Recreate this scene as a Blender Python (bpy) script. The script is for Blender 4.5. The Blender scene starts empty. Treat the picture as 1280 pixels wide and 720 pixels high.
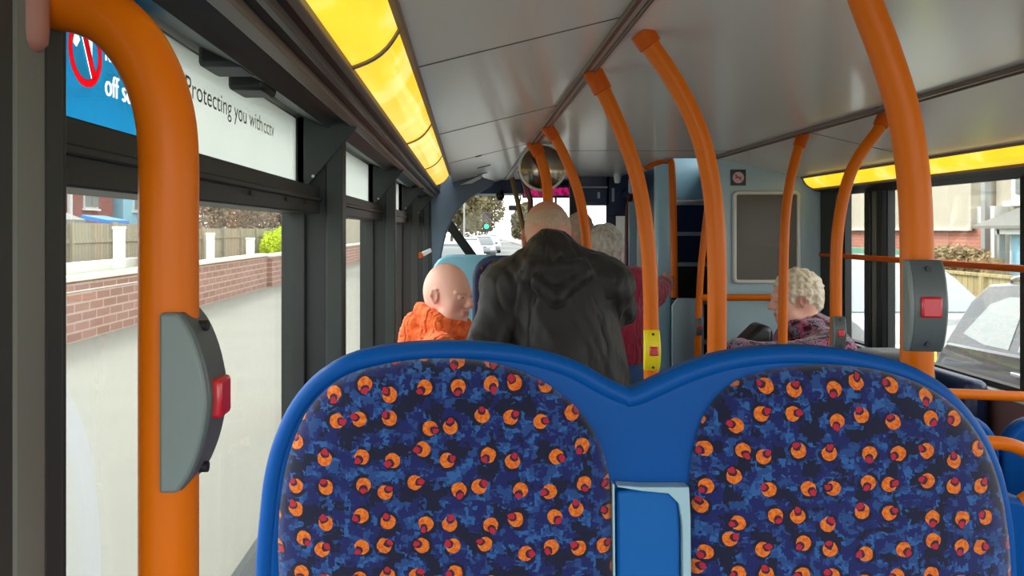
import bpy, math, random
import numpy as np
from mathutils import Vector, Matrix, noise
random.seed(7)
C = bpy.context.scene.collection
EYE = 1.58            # height of the lens above the low floor
F0, CX, CY = 1000.0, 585.0, 287.0

def P(px, py, Y):     # a point of the bus measured off the photograph at a known depth
    return (((px-CX)/F0)*Y, Y, EYE+((CY-py)/F0)*Y)

# ------------------------------------------------------------------ materials
def srgb(c):
    return tuple(((v/255)/12.92 if v/255 <= .04045 else (((v/255)+.055)/1.055)**2.4) for v in c)

class N:
    """tiny node helper"""
    def __init__(s, name):
        s.m = bpy.data.materials.new(name); s.m.use_nodes = True
        s.t = s.m.node_tree; s.t.nodes.clear()
        s.out = s.t.nodes.new('ShaderNodeOutputMaterial')
    def n(s, typ, **kw):
        nd = s.t.nodes.new(typ)
        for k, v in kw.items():
            if k.startswith('i_'): s.set(nd, k[2:], v)
            else: setattr(nd, k, v)
        return nd
    def set(s, nd, key, v):
        key = int(key) if key.isdigit() else key.replace('_', ' ')
        sock = nd.inputs[key]
        if isinstance(v, bpy.types.NodeSocket): s.t.links.new(v, sock)
        else: sock.default_value = v
    def math(s, op, a, b=0.0, c=None):
        nd = s.n('ShaderNodeMath', operation=op)
        for i, v in enumerate([a, b] + ([c] if c is not None else [])): s.set(nd, str(i), v)
        return nd.outputs[0]
    def vmath(s, op, a, b=None):
        nd = s.n('ShaderNodeVectorMath', operation=op)
        s.set(nd, '0', a)
        if b is not None:
            if op == 'SCALE': s.set(nd, 'Scale', b)
            else: s.set(nd, '1', b)
        return nd.outputs['Value'] if op in ('LENGTH', 'DOT_PRODUCT', 'DISTANCE') else nd.outputs[0]
    def mix(s, f, a, b):
        nd = s.n('ShaderNodeMix', data_type='RGBA')
        s.set(nd, '0', f)
        for i, v in ((6, a), (7, b)):
            if not isinstance(v, bpy.types.NodeSocket) and len(v) == 3: v = (*v, 1)
            s.set(nd, str(i), v)
        return nd.outputs[2]
    def obj(s): return s.n('ShaderNodeTexCoord').outputs['Object']
    def noise(s, vec, scale, detail=3, rough=.5):
        nd = s.n('ShaderNodeTexNoise'); s.set(nd, 'Vector', vec)
        nd.inputs['Scale'].default_value = scale; nd.inputs['Detail'].default_value = detail
        nd.inputs['Roughness'].default_value = rough
        return nd.outputs['Fac']
    def ramp(s, fac, stops, const=False):
        nd = s.n('ShaderNodeValToRGB'); r = nd.color_ramp
        if const: r.interpolation = 'CONSTANT'
        while len(r.elements) < len(stops): r.elements.new(.5)
        for e, (p, c) in zip(r.elements, stops):
            e.position = p; e.color = (*c, 1) if len(c) == 3 else c
        s.set(nd, '0', fac); return nd.outputs[0]
    def bsdf(s, color, rough=.5, metal=0, spec=.5, coat=0, bump=None, bd=.002, sheen=0, sss=0, emis=None, es=0, coat_r=.1):
        b = s.n('ShaderNodeBsdfPrincipled')
        if not isinstance(color, bpy.types.NodeSocket): color = (*color[:3], 1)
        s.set(b, 'Base Color', color); s.set(b, 'Roughness', rough); s.set(b, 'Metallic', metal)
        s.set(b, 'Specular IOR Level', spec); s.set(b, 'Coat Weight', coat); s.set(b, 'Coat Roughness', coat_r)
        s.set(b, 'Sheen Weight', sheen)
        if sss: s.set(b, 'Subsurface Weight', sss); s.set(b, 'Subsurface Radius', (.02, .008, .005)); s.set(b, 'Subsurface Scale', .4)
        if emis is not None:
            s.set(b, 'Emission Color', emis if isinstance(emis, bpy.types.NodeSocket) else (*emis[:3], 1)); s.set(b, 'Emission Strength', es)
        if bump is not None:
            bp = s.n('ShaderNodeBump'); bp.inputs['Strength'].default_value = .6
            bp.inputs['Distance'].default_value = bd; s.set(bp, 'Height', bump)
            s.set(b, 'Normal', bp.outputs[0])
        return b.outputs[0]
    def done(s, shader):
        s.t.links.new(shader, s.out.inputs['Surface']); return s.m

def plain(name, rgb, rough=.5, metal=0, spec=.5, coat=0, var=.06, scale=6, bumps=0, sheen=0, coat_r=.1):
    n = N(name); o = n.obj(); f = n.noise(o, scale, 4)
    c = srgb(rgb)
    col = n.mix(f, tuple(v*(1-var) for v in c), tuple(min(1, v*(1+var)) for v in c))
    bp = n.noise(o, 90, 2) if bumps else None
    return n.done(n.bsdf(col, rough, metal, spec, coat, bump=bp, bd=bumps or .001, sheen=sheen, coat_r=coat_r))

def emit(name, rgb, st):
    n = N(name); o = n.obj(); f = n.noise(o, 8, 3)
    c = srgb(rgb)
    col = n.mix(f, tuple(v*.93 for v in c), c)
    return n.done(n.bsdf(tuple(v*.5 for v in c), .35, emis=col, es=st))

M = {}
M['orange'] = plain('orange_paint', (210, 104, 2), .38, spec=.18, coat=.06, var=.05, scale=5, coat_r=.2)
M['orange_dark'] = plain('orange_collar', (198, 86, 4), .42, spec=.18, var=.05, scale=5)
M['olive'] = plain('yellow_green_paint', (130, 100, 30), .4)
M['maroon'] = plain('maroon_paint', (110, 45, 40), .4)
M['blue'] = plain('blue_moulded_plastic', (2, 76, 152), .4, spec=.14, var=.06, scale=3)
M['blue_mid'] = plain('blue_inset_plastic', (14, 92, 166), .4, spec=.18, var=.06)
M['blue_pale'] = plain('pale_blue_plastic', (140, 205, 228), .35, coat=.2)  # seat blue made paler, with sunlight put into the colour
M['pale_trim'] = plain('pale_moulding', (150, 184, 198), .3, coat=.3)  # pale colour stands in for brightness showing through the seat gap
M['navy'] = plain('navy_paint', (22, 42, 84), .4, coat=.2, var=.15)
M['navy2'] = plain('navy_panel', (40, 62, 98), .45, var=.15)
M['grey_push'] = plain('grey_bell_plastic', (112, 124, 124), .42, var=.05)
M['grey_push_dark'] = plain('dark_grey_bell_plastic', (78, 86, 88), .38, var=.08)
M['red_btn'] = plain('red_button_plastic', (196, 22, 42), .3, coat=.4)
M['yellow_push'] = plain('yellow_bell_plastic', (236, 214, 22), .4)
M['frame'] = plain('dark_window_frame', (40, 43, 41), .5, spec=.4, var=.15, scale=9)
M['frame2'] = plain('dark_green_grey_trim', (50, 56, 53), .5, spec=.4, var=.12)
M['black'] = plain('black_rubber', (26, 28, 28), .55)
M['strip'] = plain('grey_post_cover', (112, 116, 108), .5, var=.06)
M['brownstrip'] = plain('brown_grey_trim', (128, 112, 98), .45)
M['ceiling'] = plain('ceiling_laminate', (236, 235, 228), .3, spec=.55, coat=.3, var=.03, scale=2, coat_r=.12)
M['seam'] = plain('ceiling_seam', (86, 86, 84), .5)
M['alu'] = plain('aluminium_strip', (206, 198, 188), .3, metal=.2)
M['alu_dark'] = plain('dull_metal_strip', (120, 110, 104), .4, metal=.5)
M['bulk'] = plain('blue_grey_panel', (164, 190, 202), .4, coat=.15, var=.05, scale=3)
M['bulk2'] = plain('sky_blue_panel', (166, 212, 230), .35, coat=.2, var=.05)
M['dark_glassboard'] = plain('brown_grey_board', (84, 78, 70), .35, spec=.3, coat=.05, var=.08)
M['cream'] = plain('cream_frame', (208, 210, 206), .4)
M['step'] = plain('dark_blue_riser', (30, 46, 92), .6, var=.2)
M['step_dark'] = plain('black_riser', (22, 26, 34), .6, var=.2)
M['nosing'] = plain('grey_nosing', (186, 192, 194), .45)
M['floor'] = plain('speckled_grey_vinyl', (84, 88, 94), .6, var=.3, scale=120)
M['wall_low'] = plain('maroon_grey_lining', (120, 92, 92), .6, var=.08)
M['white_pl'] = plain('white_plastic', (225, 228, 226), .35)
M['black_pl'] = plain('black_plastic', (20, 22, 26), .35, coat=.2)
M['mirror'] = plain('smoky_mirror', (120, 112, 100), .12, metal=.9, var=.05)
M['sign_dark'] = plain('dark_sticker', (44, 44, 54), .4)
M['sign_red'] = plain('red_print', (214, 44, 64), .45)
M['sign_white'] = plain('white_print', (236, 240, 242), .45)
M['sign_pink'] = plain('pale_pink_print', (206, 178, 184), .45)
M['text_grey'] = plain('grey_print', (96, 92, 96), .5)
M['text_pale'] = plain('pale_yellow_print', (150, 148, 92), .5)
M['cyan'] = plain('cyan_print', (22, 150, 205), .4)

def glassm(name, tint=(.96, .97, .96), refl=.16):
    n = N(name)
    tr = n.n('ShaderNodeBsdfTransparent'); tr.inputs[0].default_value = (*tint, 1)
    gl = n.n('ShaderNodeBsdfGlossy'); gl.inputs['Roughness'].default_value = .02
    fr = n.n('ShaderNodeFresnel'); fr.inputs[0].default_value = 1.45
    f = n.math('MULTIPLY', fr.outputs[0], refl*2)
    sm = n.n('ShaderNodeMixShader'); n.set(sm, '0', f); n.set(sm, '1', tr.outputs[0]); n.set(sm, '2', gl.outputs[0])
    return n.done(sm.outputs[0])
M['glass'] = glassm('window_glass')
M['car_glass'] = plain('car_window_glass', (150, 158, 154), .15, metal=.0, coat=.6)  # pale base colour stands in for the sky mirrored in the glass

def vinyl(name, rgb, opac=.8, coldiff=None):   # printed film stuck on a pane: daylight glows through it
    n = N(name); c = srgb(rgb)
    f = n.noise(n.obj(), 12, 3)
    col = n.mix(f, tuple(v*.94 for v in c), c)
    tl = n.n('ShaderNodeBsdfTranslucent'); n.set(tl, '0', col)
    df = n.bsdf(col, .45)
    tp = n.n('ShaderNodeBsdfTransparent')
    a = n.n('ShaderNodeMixShader'); n.set(a, '0', .22); n.set(a, '1', tl.outputs[0]); n.set(a, '2', df)
    b = n.n('ShaderNodeMixShader'); n.set(b, '0', opac); n.set(b, '1', tp.outputs[0]); n.set(b, '2', a.outputs[0])
    return n.done(b.outputs[0])
M['frost'] = vinyl('frosted_film', (212, 216, 212), .82)
M['film_white'] = vinyl('white_film_print', (250, 252, 252), 1)
M['film_red'] = vinyl('red_film_print', (240, 60, 80), 1)
M['blue_film'] = vinyl('blue_sticker_film', (22, 166, 204), .92)

# light panels
def lightm():
    n = N('yellow_light_cover'); o = n.obj()
    f = n.noise(o, 5, 4, .6)
    col = n.ramp(f, [(.3, srgb((252, 196, 16))), (.52, srgb((255, 216, 40))), (.72, srgb((255, 238, 150)))])
    return n.done(n.bsdf((.8, .6, .1), .3, emis=col, es=.92, coat=.4))
M['light'] = lightm()

# seat moquette: blue blocks with orange crescents and red cores
def moquette(name, dark=1.0, scl=1.0):
    n = N(name); o = n.obj()
    sp = n.n('ShaderNodeSeparateXYZ'); n.set(sp, '0', o)
    cb = n.n('ShaderNodeCombineXYZ'); n.set(cb, '0', sp.outputs[0]); n.set(cb, '1', sp.outputs[2])
    p = cb.outputs[0]
    # wobble
    wn = n.n('ShaderNodeTexNoise'); n.set(wn, 'Vector', p); wn.inputs['Scale'].default_value = 140*scl; wn.inputs['Detail'].default_value = 1
    w = n.vmath('SCALE', n.vmath('SUBTRACT', wn.outputs['Color'], (.5, .5, .5)), .007/scl)
    pw = n.vmath('ADD', p, w)
    def cells(scale, metric='CHEBYCHEV'):
        v = n.n('ShaderNodeTexVoronoi', voronoi_dimensions='2D', distance=metric)
        n.set(v, 'Vector', pw); v.inputs['Scale'].default_value = scale*scl; v.inputs['Randomness'].default_value = 1
        s = n.n('ShaderNodeSeparateColor'); n.set(s, '0', v.outputs['Color']); return s.outputs
    def blot(scale, grid, seed):
        q = n.vmath('ADD', n.vmath('SNAP', pw, (grid, grid, grid)), (seed, seed*.7, 0))
        return n.noise(q, scale, .5, .5)
    navy, mid, lite, blk = srgb((16, 26, 88)), srgb((28, 64, 122)), srgb((40, 88, 148)), srgb((12, 17, 48))
    f1 = blot(62*scl, .0052/scl, 3.1); f2 = blot(84*scl, .0034/scl, 9.7); f3 = blot(44*scl, .0046/scl, 17.3)
    col = n.ramp(f1, [(0, navy), (.44, srgb((20, 38, 98))), (.50, mid), (.57, lite)], True)
    col = n.mix(n.math('GREATER_THAN', f2, .55), col, navy)
    col = n.mix(n.math('LESS_THAN', f2, .40), col, mid)
    col = n.mix(n.math('GREATER_THAN', f3, .575), col, blk)
    b = cells(150)
    # spots
    v = n.n('ShaderNodeTexVoronoi', voronoi_dimensions='2D', distance='EUCLIDEAN')
    n.set(v, 'Vector', p); v.inputs['Scale'].default_value = 29.5*scl; v.inputs['Randomness'].default_value = .52
    rel = n.vmath('SUBTRACT', p, n.vmath('SCALE', v.outputs['Position'], 1.0))
    sc = n.n('ShaderNodeSeparateColor'); n.set(sc, '0', v.outputs['Color'])
    ang = n.math('MULTIPLY', sc.outputs[0], 6.28)
    dirv = n.n('ShaderNodeCombineXYZ'); n.set(dirv, '0', n.math('COSINE', ang)); n.set(dirv, '1', n.math('SINE', ang))
    off = n.vmath('SCALE', dirv.outputs[0], .0048/scl)
    d0 = n.vmath('LENGTH', n.vmath('ADD', rel, n.vmath('SCALE', w, .35)))
    d1 = n.vmath('LENGTH', n.vmath('SUBTRACT', n.vmath('ADD', rel, n.vmath('SCALE', w, .5)), off))
    off2 = n.vmath('SCALE', dirv.outputs[0], .0066/scl)
    d2 = n.vmath('LENGTH', n.vmath('SUBTRACT', n.vmath('ADD', rel, n.vmath('SCALE', w, .8)), off2))
    halo = n.math('LESS_THAN', d0, .0118/scl)
    col = n.mix(n.math('MULTIPLY', halo, n.math('GREATER_THAN', b[2], .45)), col, blk)
    orange = n.ramp(n.noise(p, 260, 2), [(.35, srgb((196, 80, 24))), (.65, srgb((222, 126, 34)))])
    col = n.mix(n.math('MULTIPLY', n.math('LESS_THAN', d0, .0080/scl), n.math('GREATER_THAN', d1, .0046/scl)), col, orange)
    col = n.mix(n.math('LESS_THAN', d1, .0040/scl), col, srgb((64, 22, 44)))
    col = n.mix(n.math('LESS_THAN', d2, .0034/scl), col, srgb((168, 30, 52)))
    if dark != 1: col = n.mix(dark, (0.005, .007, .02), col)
    return n.done(n.bsdf(col, .85, spec=.25, bump=n.noise(o, 900, 2), bd=.0006, sheen=.35))
M['moquette'] = moquette('patterned_moquette')
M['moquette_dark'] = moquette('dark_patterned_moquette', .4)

def cloth(name, rgb, var=.15, scale=8, rough=.8, sheen=.3, bd=.002, bs=60, wr=0, wsc=9):
    n = N(name); o = n.obj(); c = srgb(rgb)
    f = n.noise(o, scale, 5, .6)
    col = n.mix(f, tuple(v*(1-var) for v in c), tuple(min(1, v*(1+var)) for v in c))
    bmp = n.noise(o, bs, 4)
    if wr:      # creases of the cloth
        mp = n.n('ShaderNodeMapping'); n.set(mp, 'Vector', o); mp.inputs['Scale'].default_value = (1, 1, .55); mp.inputs['Rotation'].default_value = (.5, .6, 0)
        w1 = n.n('ShaderNodeTexNoise'); n.set(w1, 'Vector', mp.outputs[0]); w1.inputs['Scale'].default_value = wsc; w1.inputs['Detail'].default_value = 2; w1.inputs['Distortion'].default_value = 1.6
        rdg = n.math('ABSOLUTE', n.math('SUBTRACT', w1.outputs['Fac'], .5))
        bmp = n.math('ADD', n.math('MULTIPLY', n.math('SMOOTH_MIN', rdg, .10, .05), wr), n.math('MULTIPLY', bmp, bd)); bd = 1.0
    return n.done(n.bsdf(col, rough, spec=.3, sheen=sheen, bump=bmp, bd=bd))
M['jacket'] = cloth('black_jacket_cloth', (33, 30, 29), rough=.55, sheen=.08, bd=.001, wr=.085, wsc=5)
M['hoodie'] = cloth('orange_hoodie_cloth', (232, 104, 48), .1, sheen=.1, bs=300, bd=.001, wr=.13, wsc=9)
M['redcoat'] = cloth('crimson_coat_cloth', (140, 18, 52), .15, wr=.12, wsc=7)
M['denim'] = cloth('blue_denim', (48, 86, 140), .2)
M['trous'] = cloth('dark_trouser_cloth', (38, 40, 48), .2)
M['greycoat'] = cloth('grey_coat_cloth', (96, 98, 100), .2)
M['shoe'] = plain('dark_shoe', (30, 26, 24), .4)
M['bag'] = cloth('dark_bag_cloth', (34, 36, 44), .3)
def patcloth():
    n = N('pink_black_patterned_cloth'); o = n.obj()
    v = n.n('ShaderNodeTexVoronoi', feature='SMOOTH_F1'); 
    wn = n.n('ShaderNodeTexNoise'); n.set(wn, 'Vector', o); wn.inputs['Scale'].default_value = 14
    pw = n.vmath('ADD', o, n.vmath('SCALE', n.vmath('SUBTRACT', wn.outputs['Color'], (.5, .5, .5)), .09))
    f = n.noise(pw, 17, 3, .6)
    col = n.ramp(f, [(0, srgb((20, 20, 26))), (.43, srgb((84, 34, 62))), (.46, srgb((170, 58, 98))), (.49, srgb((140, 108, 130))), (.53, srgb((30, 30, 38))), (.58, srgb((120, 118, 136))), (.64, srgb((150, 70, 106)))], True)
    return n.done(n.bsdf(col, .85, spec=.2, sheen=.3, bump=n.noise(o, 60, 3), bd=.002))
M['patcloth'] = patcloth()
def skin(name, rgb, red=.5, patch=None):
    n = N(name); o = n.obj(); c = srgb(rgb)
    f = n.noise(o, 16, 5, .6)
    c2 = (min(1, c[0]*1.02), c[1]*.78, c[2]*.74)
    col = n.mix(n.math('MULTIPLY', f, red), c, c2)
    at = n.n('ShaderNodeVertexColor', layer_name='Tone')
    col = n.mix(at.outputs[0], col, srgb((168, 74, 68)))
    return n.done(n.bsdf(col, .48, spec=.4, sss=.12, bump=n.noise(o, 180, 4), bd=.0012))
M['skin_pale'] = skin('fair_skin', (236, 186, 168), .5)
M['skin_tan'] = skin('tanned_skin', (196, 146, 124), .5)
M['skin_old'] = skin('aged_skin', (224, 176, 156), .6)
def hairm(name, a, b, sc=60):
    n = N(name); o = n.obj()
    mp = n.n('ShaderNodeMapping'); n.set(mp, 'Vector', o); mp.inputs['Scale'].default_value = (1, 1, .35)
    f = n.noise(mp.outputs[0], sc, 6, .7)
    col = n.ramp(f, [(.3, srgb(a)), (.7, srgb(b))])
    return n.done(n.bsdf(col, .6, spec=.3, bump=f, bd=.006, sheen=.3))
M['hair_grey'] = hairm('grey_hair', (120, 112, 100), (200, 194, 184))
M['hair_white'] = hairm('white_blond_hair', (190, 170, 140), (238, 226, 206))
M['hair_stub'] = hairm('cropped_grey_hair', (172, 142, 122), (196, 168, 148), 200)
M['eye'] = plain('eye_white', (170, 150, 142), .35)
M['iris'] = plain('dark_iris', (50, 44, 42), .2)

# outdoors
def brick(name, c1, c2, mor, axis='X', sc=1, bw=.225, rh=.075, ms=.008):
    n = N(name); o = n.obj(); sp = n.n('ShaderNodeSeparateXYZ'); n.set(sp, '0', o)
    cb = n.n('ShaderNodeCombineXYZ'); n.set(cb, '0', sp.outputs[1 if axis == 'X' else 0]); n.set(cb, '1', sp.outputs[2])
    b = n.n('ShaderNodeTexBrick'); n.set(b, 'Vector', cb.outputs[0])
    b.inputs['Color1'].default_value = (*srgb(c1), 1); b.inputs['Color2'].default_value = (*srgb(c2), 1)
    b.inputs['Mortar'].default_value = (*srgb(mor), 1); b.inputs['Scale'].default_value = sc
    b.inputs['Brick Width'].default_value = bw; b.inputs['Row Height'].default_value = rh; b.inputs['Mortar Size'].default_value = ms
    col = n.mix(n.math('MULTIPLY', n.noise(o, 2.5, 4), .35), b.outputs[0], srgb(c2))
    return n.done(n.bsdf(col, .85))
M['brick'] = brick('red_brick', (170, 128, 114), (154, 114, 100), (196, 174, 160), 'X', bw=.5, rh=.15, ms=.016)
M['brick_house'] = brick('terracotta_brick', (186, 120, 98), (172, 108, 90), (190, 150, 130), 'X')
M['brick_far'] = brick('dark_red_brick', (158, 100, 92), (140, 86, 80), (170, 130, 120), 'X')
M['render_wall'] = plain('cream_render', (182, 174, 156), .85, var=.05, scale=1.5)
M['coping'] = plain('pale_coping_stone', (226, 222, 210), .8)
M['pave'] = plain('pale_paving', (130, 128, 117), .85, var=.09, scale=.9)
M['asph'] = plain('grey_asphalt', (104, 105, 102), .85, var=.1, scale=1.2)
M['kerb'] = plain('kerb_stone', (176, 170, 160), .85)
M['grass'] = plain('green_grass', (120, 150, 60), .9, var=.3, scale=20)
def planks(name, c1, c2, w=.14):
    n = N(name); o = n.obj(); sp = n.n('ShaderNodeSeparateXYZ'); n.set(sp, '0', o)
    t = n.math('FRACT', n.math('DIVIDE', sp.outputs[1], w))
    gap = n.math('LESS_THAN', t, .1)
    idx = n.math('FLOOR', n.math('DIVIDE', sp.outputs[1], w))
    wn = n.n('ShaderNodeTexWhiteNoise', noise_dimensions='1D'); n.set(wn, 'W', idx)
    col = n.mix(wn.outputs[0], srgb(c1), srgb(c2))
    col = n.mix(n.math('MULTIPLY', n.noise(o, 7, 4), .4), col, srgb(c1))
    col = n.mix(gap, col, tuple(v*.45 for v in srgb(c1)))
    return n.done(n.bsdf(col, .85))
M['fence'] = planks('weathered_fence_boards', (150, 142, 122), (172, 162, 138))
M['fence_y'] = planks('tan_fence_boards', (164, 148, 104), (184, 168, 122))
M['white_paint'] = plain('white_masonry_paint', (238, 238, 234), .7)
M['green_panel'] = plain('green_fabric_panel', (96, 150, 128), .7)
M['slate'] = plain('grey_slate', (128, 128, 122), .7, var=.15, scale=9)
M['bark'] = plain('brown_bark', (112, 98, 82), .9, var=.25)
M['leaf'] = plain('green_leaf', (88, 128, 62), .7, var=.3, scale=4)
M['leaf_y'] = plain('yellow_green_leaf', (186, 202, 28), .7, var=.25, scale=6)
M['leaf_o'] = plain('olive_leaf', (108, 98, 66), .8, var=.3, scale=4)
M['twig'] = plain('brown_twigs', (150, 132, 114), .9, var=.2, scale=4)
M['slatepanel'] = plain('slate_blue_panel', (92, 108, 124), .5)
M['logs'] = plain('dry_hedge', (150, 130, 92), .9, var=.4, scale=14)
M['car_silver'] = plain('silver_car_paint', (146, 150, 152), .3, metal=.2, coat=1, var=.02, coat_r=.03)
M['car_grey'] = plain('dark_grey_car_paint', (64, 66, 68), .3, metal=.1, coat=1, var=.02, coat_r=.03)
M['car_white'] = plain('white_car_paint', (226, 228, 226), .3, coat=1, var=.02)
M['car_glass_dark'] = plain('dark_car_glass', (46, 52, 52), .12, coat=.6)
M['chrome'] = plain('chrome', (210, 210, 210), .15, metal=1)
M['tail'] = plain('tail_lamp', (150, 20, 24), .2, coat=1)
M['headl'] = plain('head_lamp', (220, 224, 226), .1, coat=1)
M['plate'] = plain('number_plate', (230, 226, 200), .5)
M['pole_grey'] = plain('grey_lamp_post', (150, 152, 150), .5)

# ------------------------------------------------------------------ objects
def wm(o):
    m = Matrix.Identity(4)
    while o is not None:
        m = o.matrix_basis @ m; o = o.parent
    return m

class MB:
    def __init__(s): s.v = []; s.f = []
    def add(s, vs, fs):
        k = len(s.v); s.v += [tuple(v) for v in vs]; s.f += [tuple(i+k for i in f) for f in fs]; return s
    def box(s, x0, x1, y0, y1, z0, z1):
        return s.add([(x, y, z) for z in (z0, z1) for y in (y0, y1) for x in (x0, x1)],
                     [(0, 2, 3, 1), (4, 5, 7, 6), (0, 1, 5, 4), (2, 6, 7, 3), (0, 4, 6, 2), (1, 3, 7, 5)])
    def prism(s, poly, axis, a, b):
        """poly: list of 2D points; axis 'x','y','z' the extrusion"""
        n = len(poly)
        def mk(p, t):
            if axis == 'x': return (t, p[0], p[1])
            if axis == 'y': return (p[0], t, p[1])
            return (p[0], p[1], t)
        return s.add([mk(p, a) for p in poly]+[mk(p, b) for p in poly],
                     [tuple(range(n))[::-1], tuple(range(n, 2*n))]+[(i, (i+1) % n, n+(i+1) % n, n+i) for i in range(n)])
    def tube(s, pts, r, seg=18, smooth=6, closed=False, cap=True):
        pts = [Vector(p) for p in pts]
        if smooth and len(pts) > 2: pts = catmull(pts, smooth, closed)
        n = len(pts); rs = r if isinstance(r, (list, tuple)) else [r]*n
        if len(rs) != n: rs = [rs[0]+(rs[-1]-rs[0])*i/(n-1) for i in range(n)]
        vs, fs = [], []; prev = None
        for i, p in enumerate(pts):
            if closed: t = pts[(i+1) % n]-pts[i-1]
            else: t = pts[min(i+1, n-1)]-pts[max(i-1, 0)]
            t.normalize()
            if prev is None:
                u = t.orthogonal().normalized()
            else:
                u = (prev-t*prev.dot(t)).normalized()
            prev = u; w = t.cross(u)
            for k in range(seg):
                a = 2*math.pi*k/seg
                vs.append(p+(u*math.cos(a)+w*math.sin(a))*rs[i])
        m = n if closed else n-1
        for i in range(m):
            j = (i+1) % n
            for k in range(seg):
                k2 = (k+1) % seg
                fs.append((i*seg+k, i*seg+k2, j*seg+k2, j*seg+k))
        if not closed and cap:
            fs.append(tuple(range(seg))[::-1]); fs.append(tuple((n-1)*seg+k for k in range(seg)))
        return s.add(vs, fs)
    def lathe(s, prof, c, axis='z', seg=32):
        """prof: (radius, height)"""
        vs, fs = [], []
        for r, h in prof:
            for k in range(seg):
                a = 2*math.pi*k/seg; x, y = r*math.cos(a), r*math.sin(a)
                q = {'z': (x, y, h), 'y': (x, h, y), 'x': (h, x, y)}[axis]
                vs.append((c[0]+q[0], c[1]+q[1], c[2]+q[2]))
        n = len(prof)
        for i in range(n-1):
            for k in range(seg):
                k2 = (k+1) % seg
                fs.append((i*seg+k, i*seg+k2, (i+1)*seg+k2, (i+1)*seg+k))
        fs.append(tuple(range(seg))[::-1]); fs.append(tuple((n-1)*seg+k for k in range(seg)))
        return s.add(vs, fs)
    def disc(s, c, r, axis='y', th=.002, seg=32, r2=None):
        if r2 is None: return s.lathe([(r, 0), (r, th)], c, axis, seg)
        pr = [(r2, 0), (r, 0), (r, th), (r2, th)]
        k0 = len(s.v); s.lathe(pr, c, axis, seg)
        s.f = s.f[:-2]
        s.f += [(k0+3*seg+k, k0+3*seg+(k+1) % seg, k0+(k+1) % seg, k0+k) for k in range(seg)]
        return s
    def xf(s, m):
        s.v = [tuple(m @ Vector(v)) for v in s.v]; return s
    def build(s, name, mat, parent=None, world=True, bevel=0, bseg=2, smooth=40, sub=0):
        me = bpy.data.meshes.new(name)
        vs = s.v
        if parent is not None and world:
            inv = wm(parent).inverted(); vs = [tuple(inv @ Vector(v)) for v in vs]
        me.from_pydata(vs, [], s.f); me.update()
        import bmesh
        bm = bmesh.new(); bm.from_mesh(me); bmesh.ops.recalc_face_normals(bm, faces=bm.faces); bm.to_mesh(me); bm.free()
        me.materials.append(mat)
        if smooth:
            me.shade_smooth(); me.set_sharp_from_angle(angle=math.radians(smooth))
        o = bpy.data.objects.new(name, me); C.objects.link(o)
        if parent is not None: o.parent = parent
        if bevel:
            b = o.modifiers.new('b', 'BEVEL'); b.width = bevel; b.segments = bseg; b.limit_method = 'ANGLE'; b.angle_limit = math.radians(35)
            b.harden_normals = False
        if sub:
            q = o.modifiers.new('s', 'SUBSURF'); q.levels = sub; q.render_levels = sub
        return o

def boolean_cut(o, cutters):
    for c in cutters:
        import bmesh
        bm = bmesh.new(); bm.from_mesh(c.data); bmesh.ops.remove_doubles(bm, verts=bm.verts, dist=1e-5); bmesh.ops.recalc_face_normals(bm, faces=bm.faces); bm.to_mesh(c.data); bm.free()
        m = o.modifiers.new('cut', 'BOOLEAN'); m.operation = 'DIFFERENCE'; m.object = c; m.solver = 'EXACT'
    dg = bpy.context.evaluated_depsgraph_get(); dg.update()
    me = bpy.data.meshes.new_from_object(o.evaluated_get(dg)); o.modifiers.clear(); o.data = me
    for c in cutters: bpy.data.objects.remove(c)

def catmull(pts, k, closed=False):
    out = []; n = len(pts)
    rng = range(n) if closed else range(n-1)
    for i in rng:
        if closed: a, b, c, d = pts[i-1], pts[i], pts[(i+1) % n], pts[(i+2) % n]
        else: a, b, c, d = pts[max(i-1, 0)], pts[i], pts[i+1], pts[min(i+2, n-1)]
        for j in range(k):
            t = j/k
            out.append(.5*((2*b)+(c-a)*t+(2*a-5*b+4*c-d)*t*t+(3*b-a-3*c+d)*t**3))
    if not closed: out.append(pts[-1].copy())
    return out
def smooth2(poly, k=5, closed=True):
    return [(v.x, v.y) for v in catmull([Vector((p[0], p[1], 0)) for p in poly], k, closed)]

def tag(o, label=None, cat=None, group=None, kind=None):
    if label: o['label'] = label
    if cat: o['category'] = cat
    if group: o['group'] = group
    if kind: o['kind'] = kind
    return o
def thing(name, label, cat, loc=(0, 0, 0), rz=0, group=None):
    o = bpy.data.objects.new(name, None); C.objects.link(o)
    o.location = loc; o.rotation_euler = (0, 0, rz); o.empty_display_size = .05
    return tag(o, label, cat, group)
def struct(name, mb, mat, label=None, **kw):
    o = mb.build(name, mat, **kw); o['kind'] = 'structure'
    if label: o['label'] = label
    return o
def copy_tree(o, parent=None):
    c = o.copy(); C.objects.link(c)
    if parent is not None: c.parent = parent
    for ch in list(o.children): copy_tree(ch, c)
    return c
def text_mesh(name, body, size, mat, parent=None, loc=(0, 0, 0), rot=(0, 0, 0), align='LEFT', sx=1, ext=.0005):
    cu = bpy.data.curves.new(name, 'FONT'); cu.body = body; cu.size = size; cu.extrude = ext; cu.align_x = align
    t = bpy.data.objects.new(name, cu); C.objects.link(t)
    dg = bpy.context.evaluated_depsgraph_get(); dg.update()
    me = bpy.data.meshes.new_from_object(t.evaluated_get(dg)); bpy.data.objects.remove(t); bpy.data.curves.remove(cu)
    me.name = name; me.materials.clear(); me.materials.append(mat)
    o = bpy.data.objects.new(name, me); C.objects.link(o)
    if parent: o.parent = parent
    o.location = loc; o.rotation_euler = rot; o.scale = (sx, 1, 1)
    return o
WORLD, SUN, EXPO = 3.4, 3.0, 0.35
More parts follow.
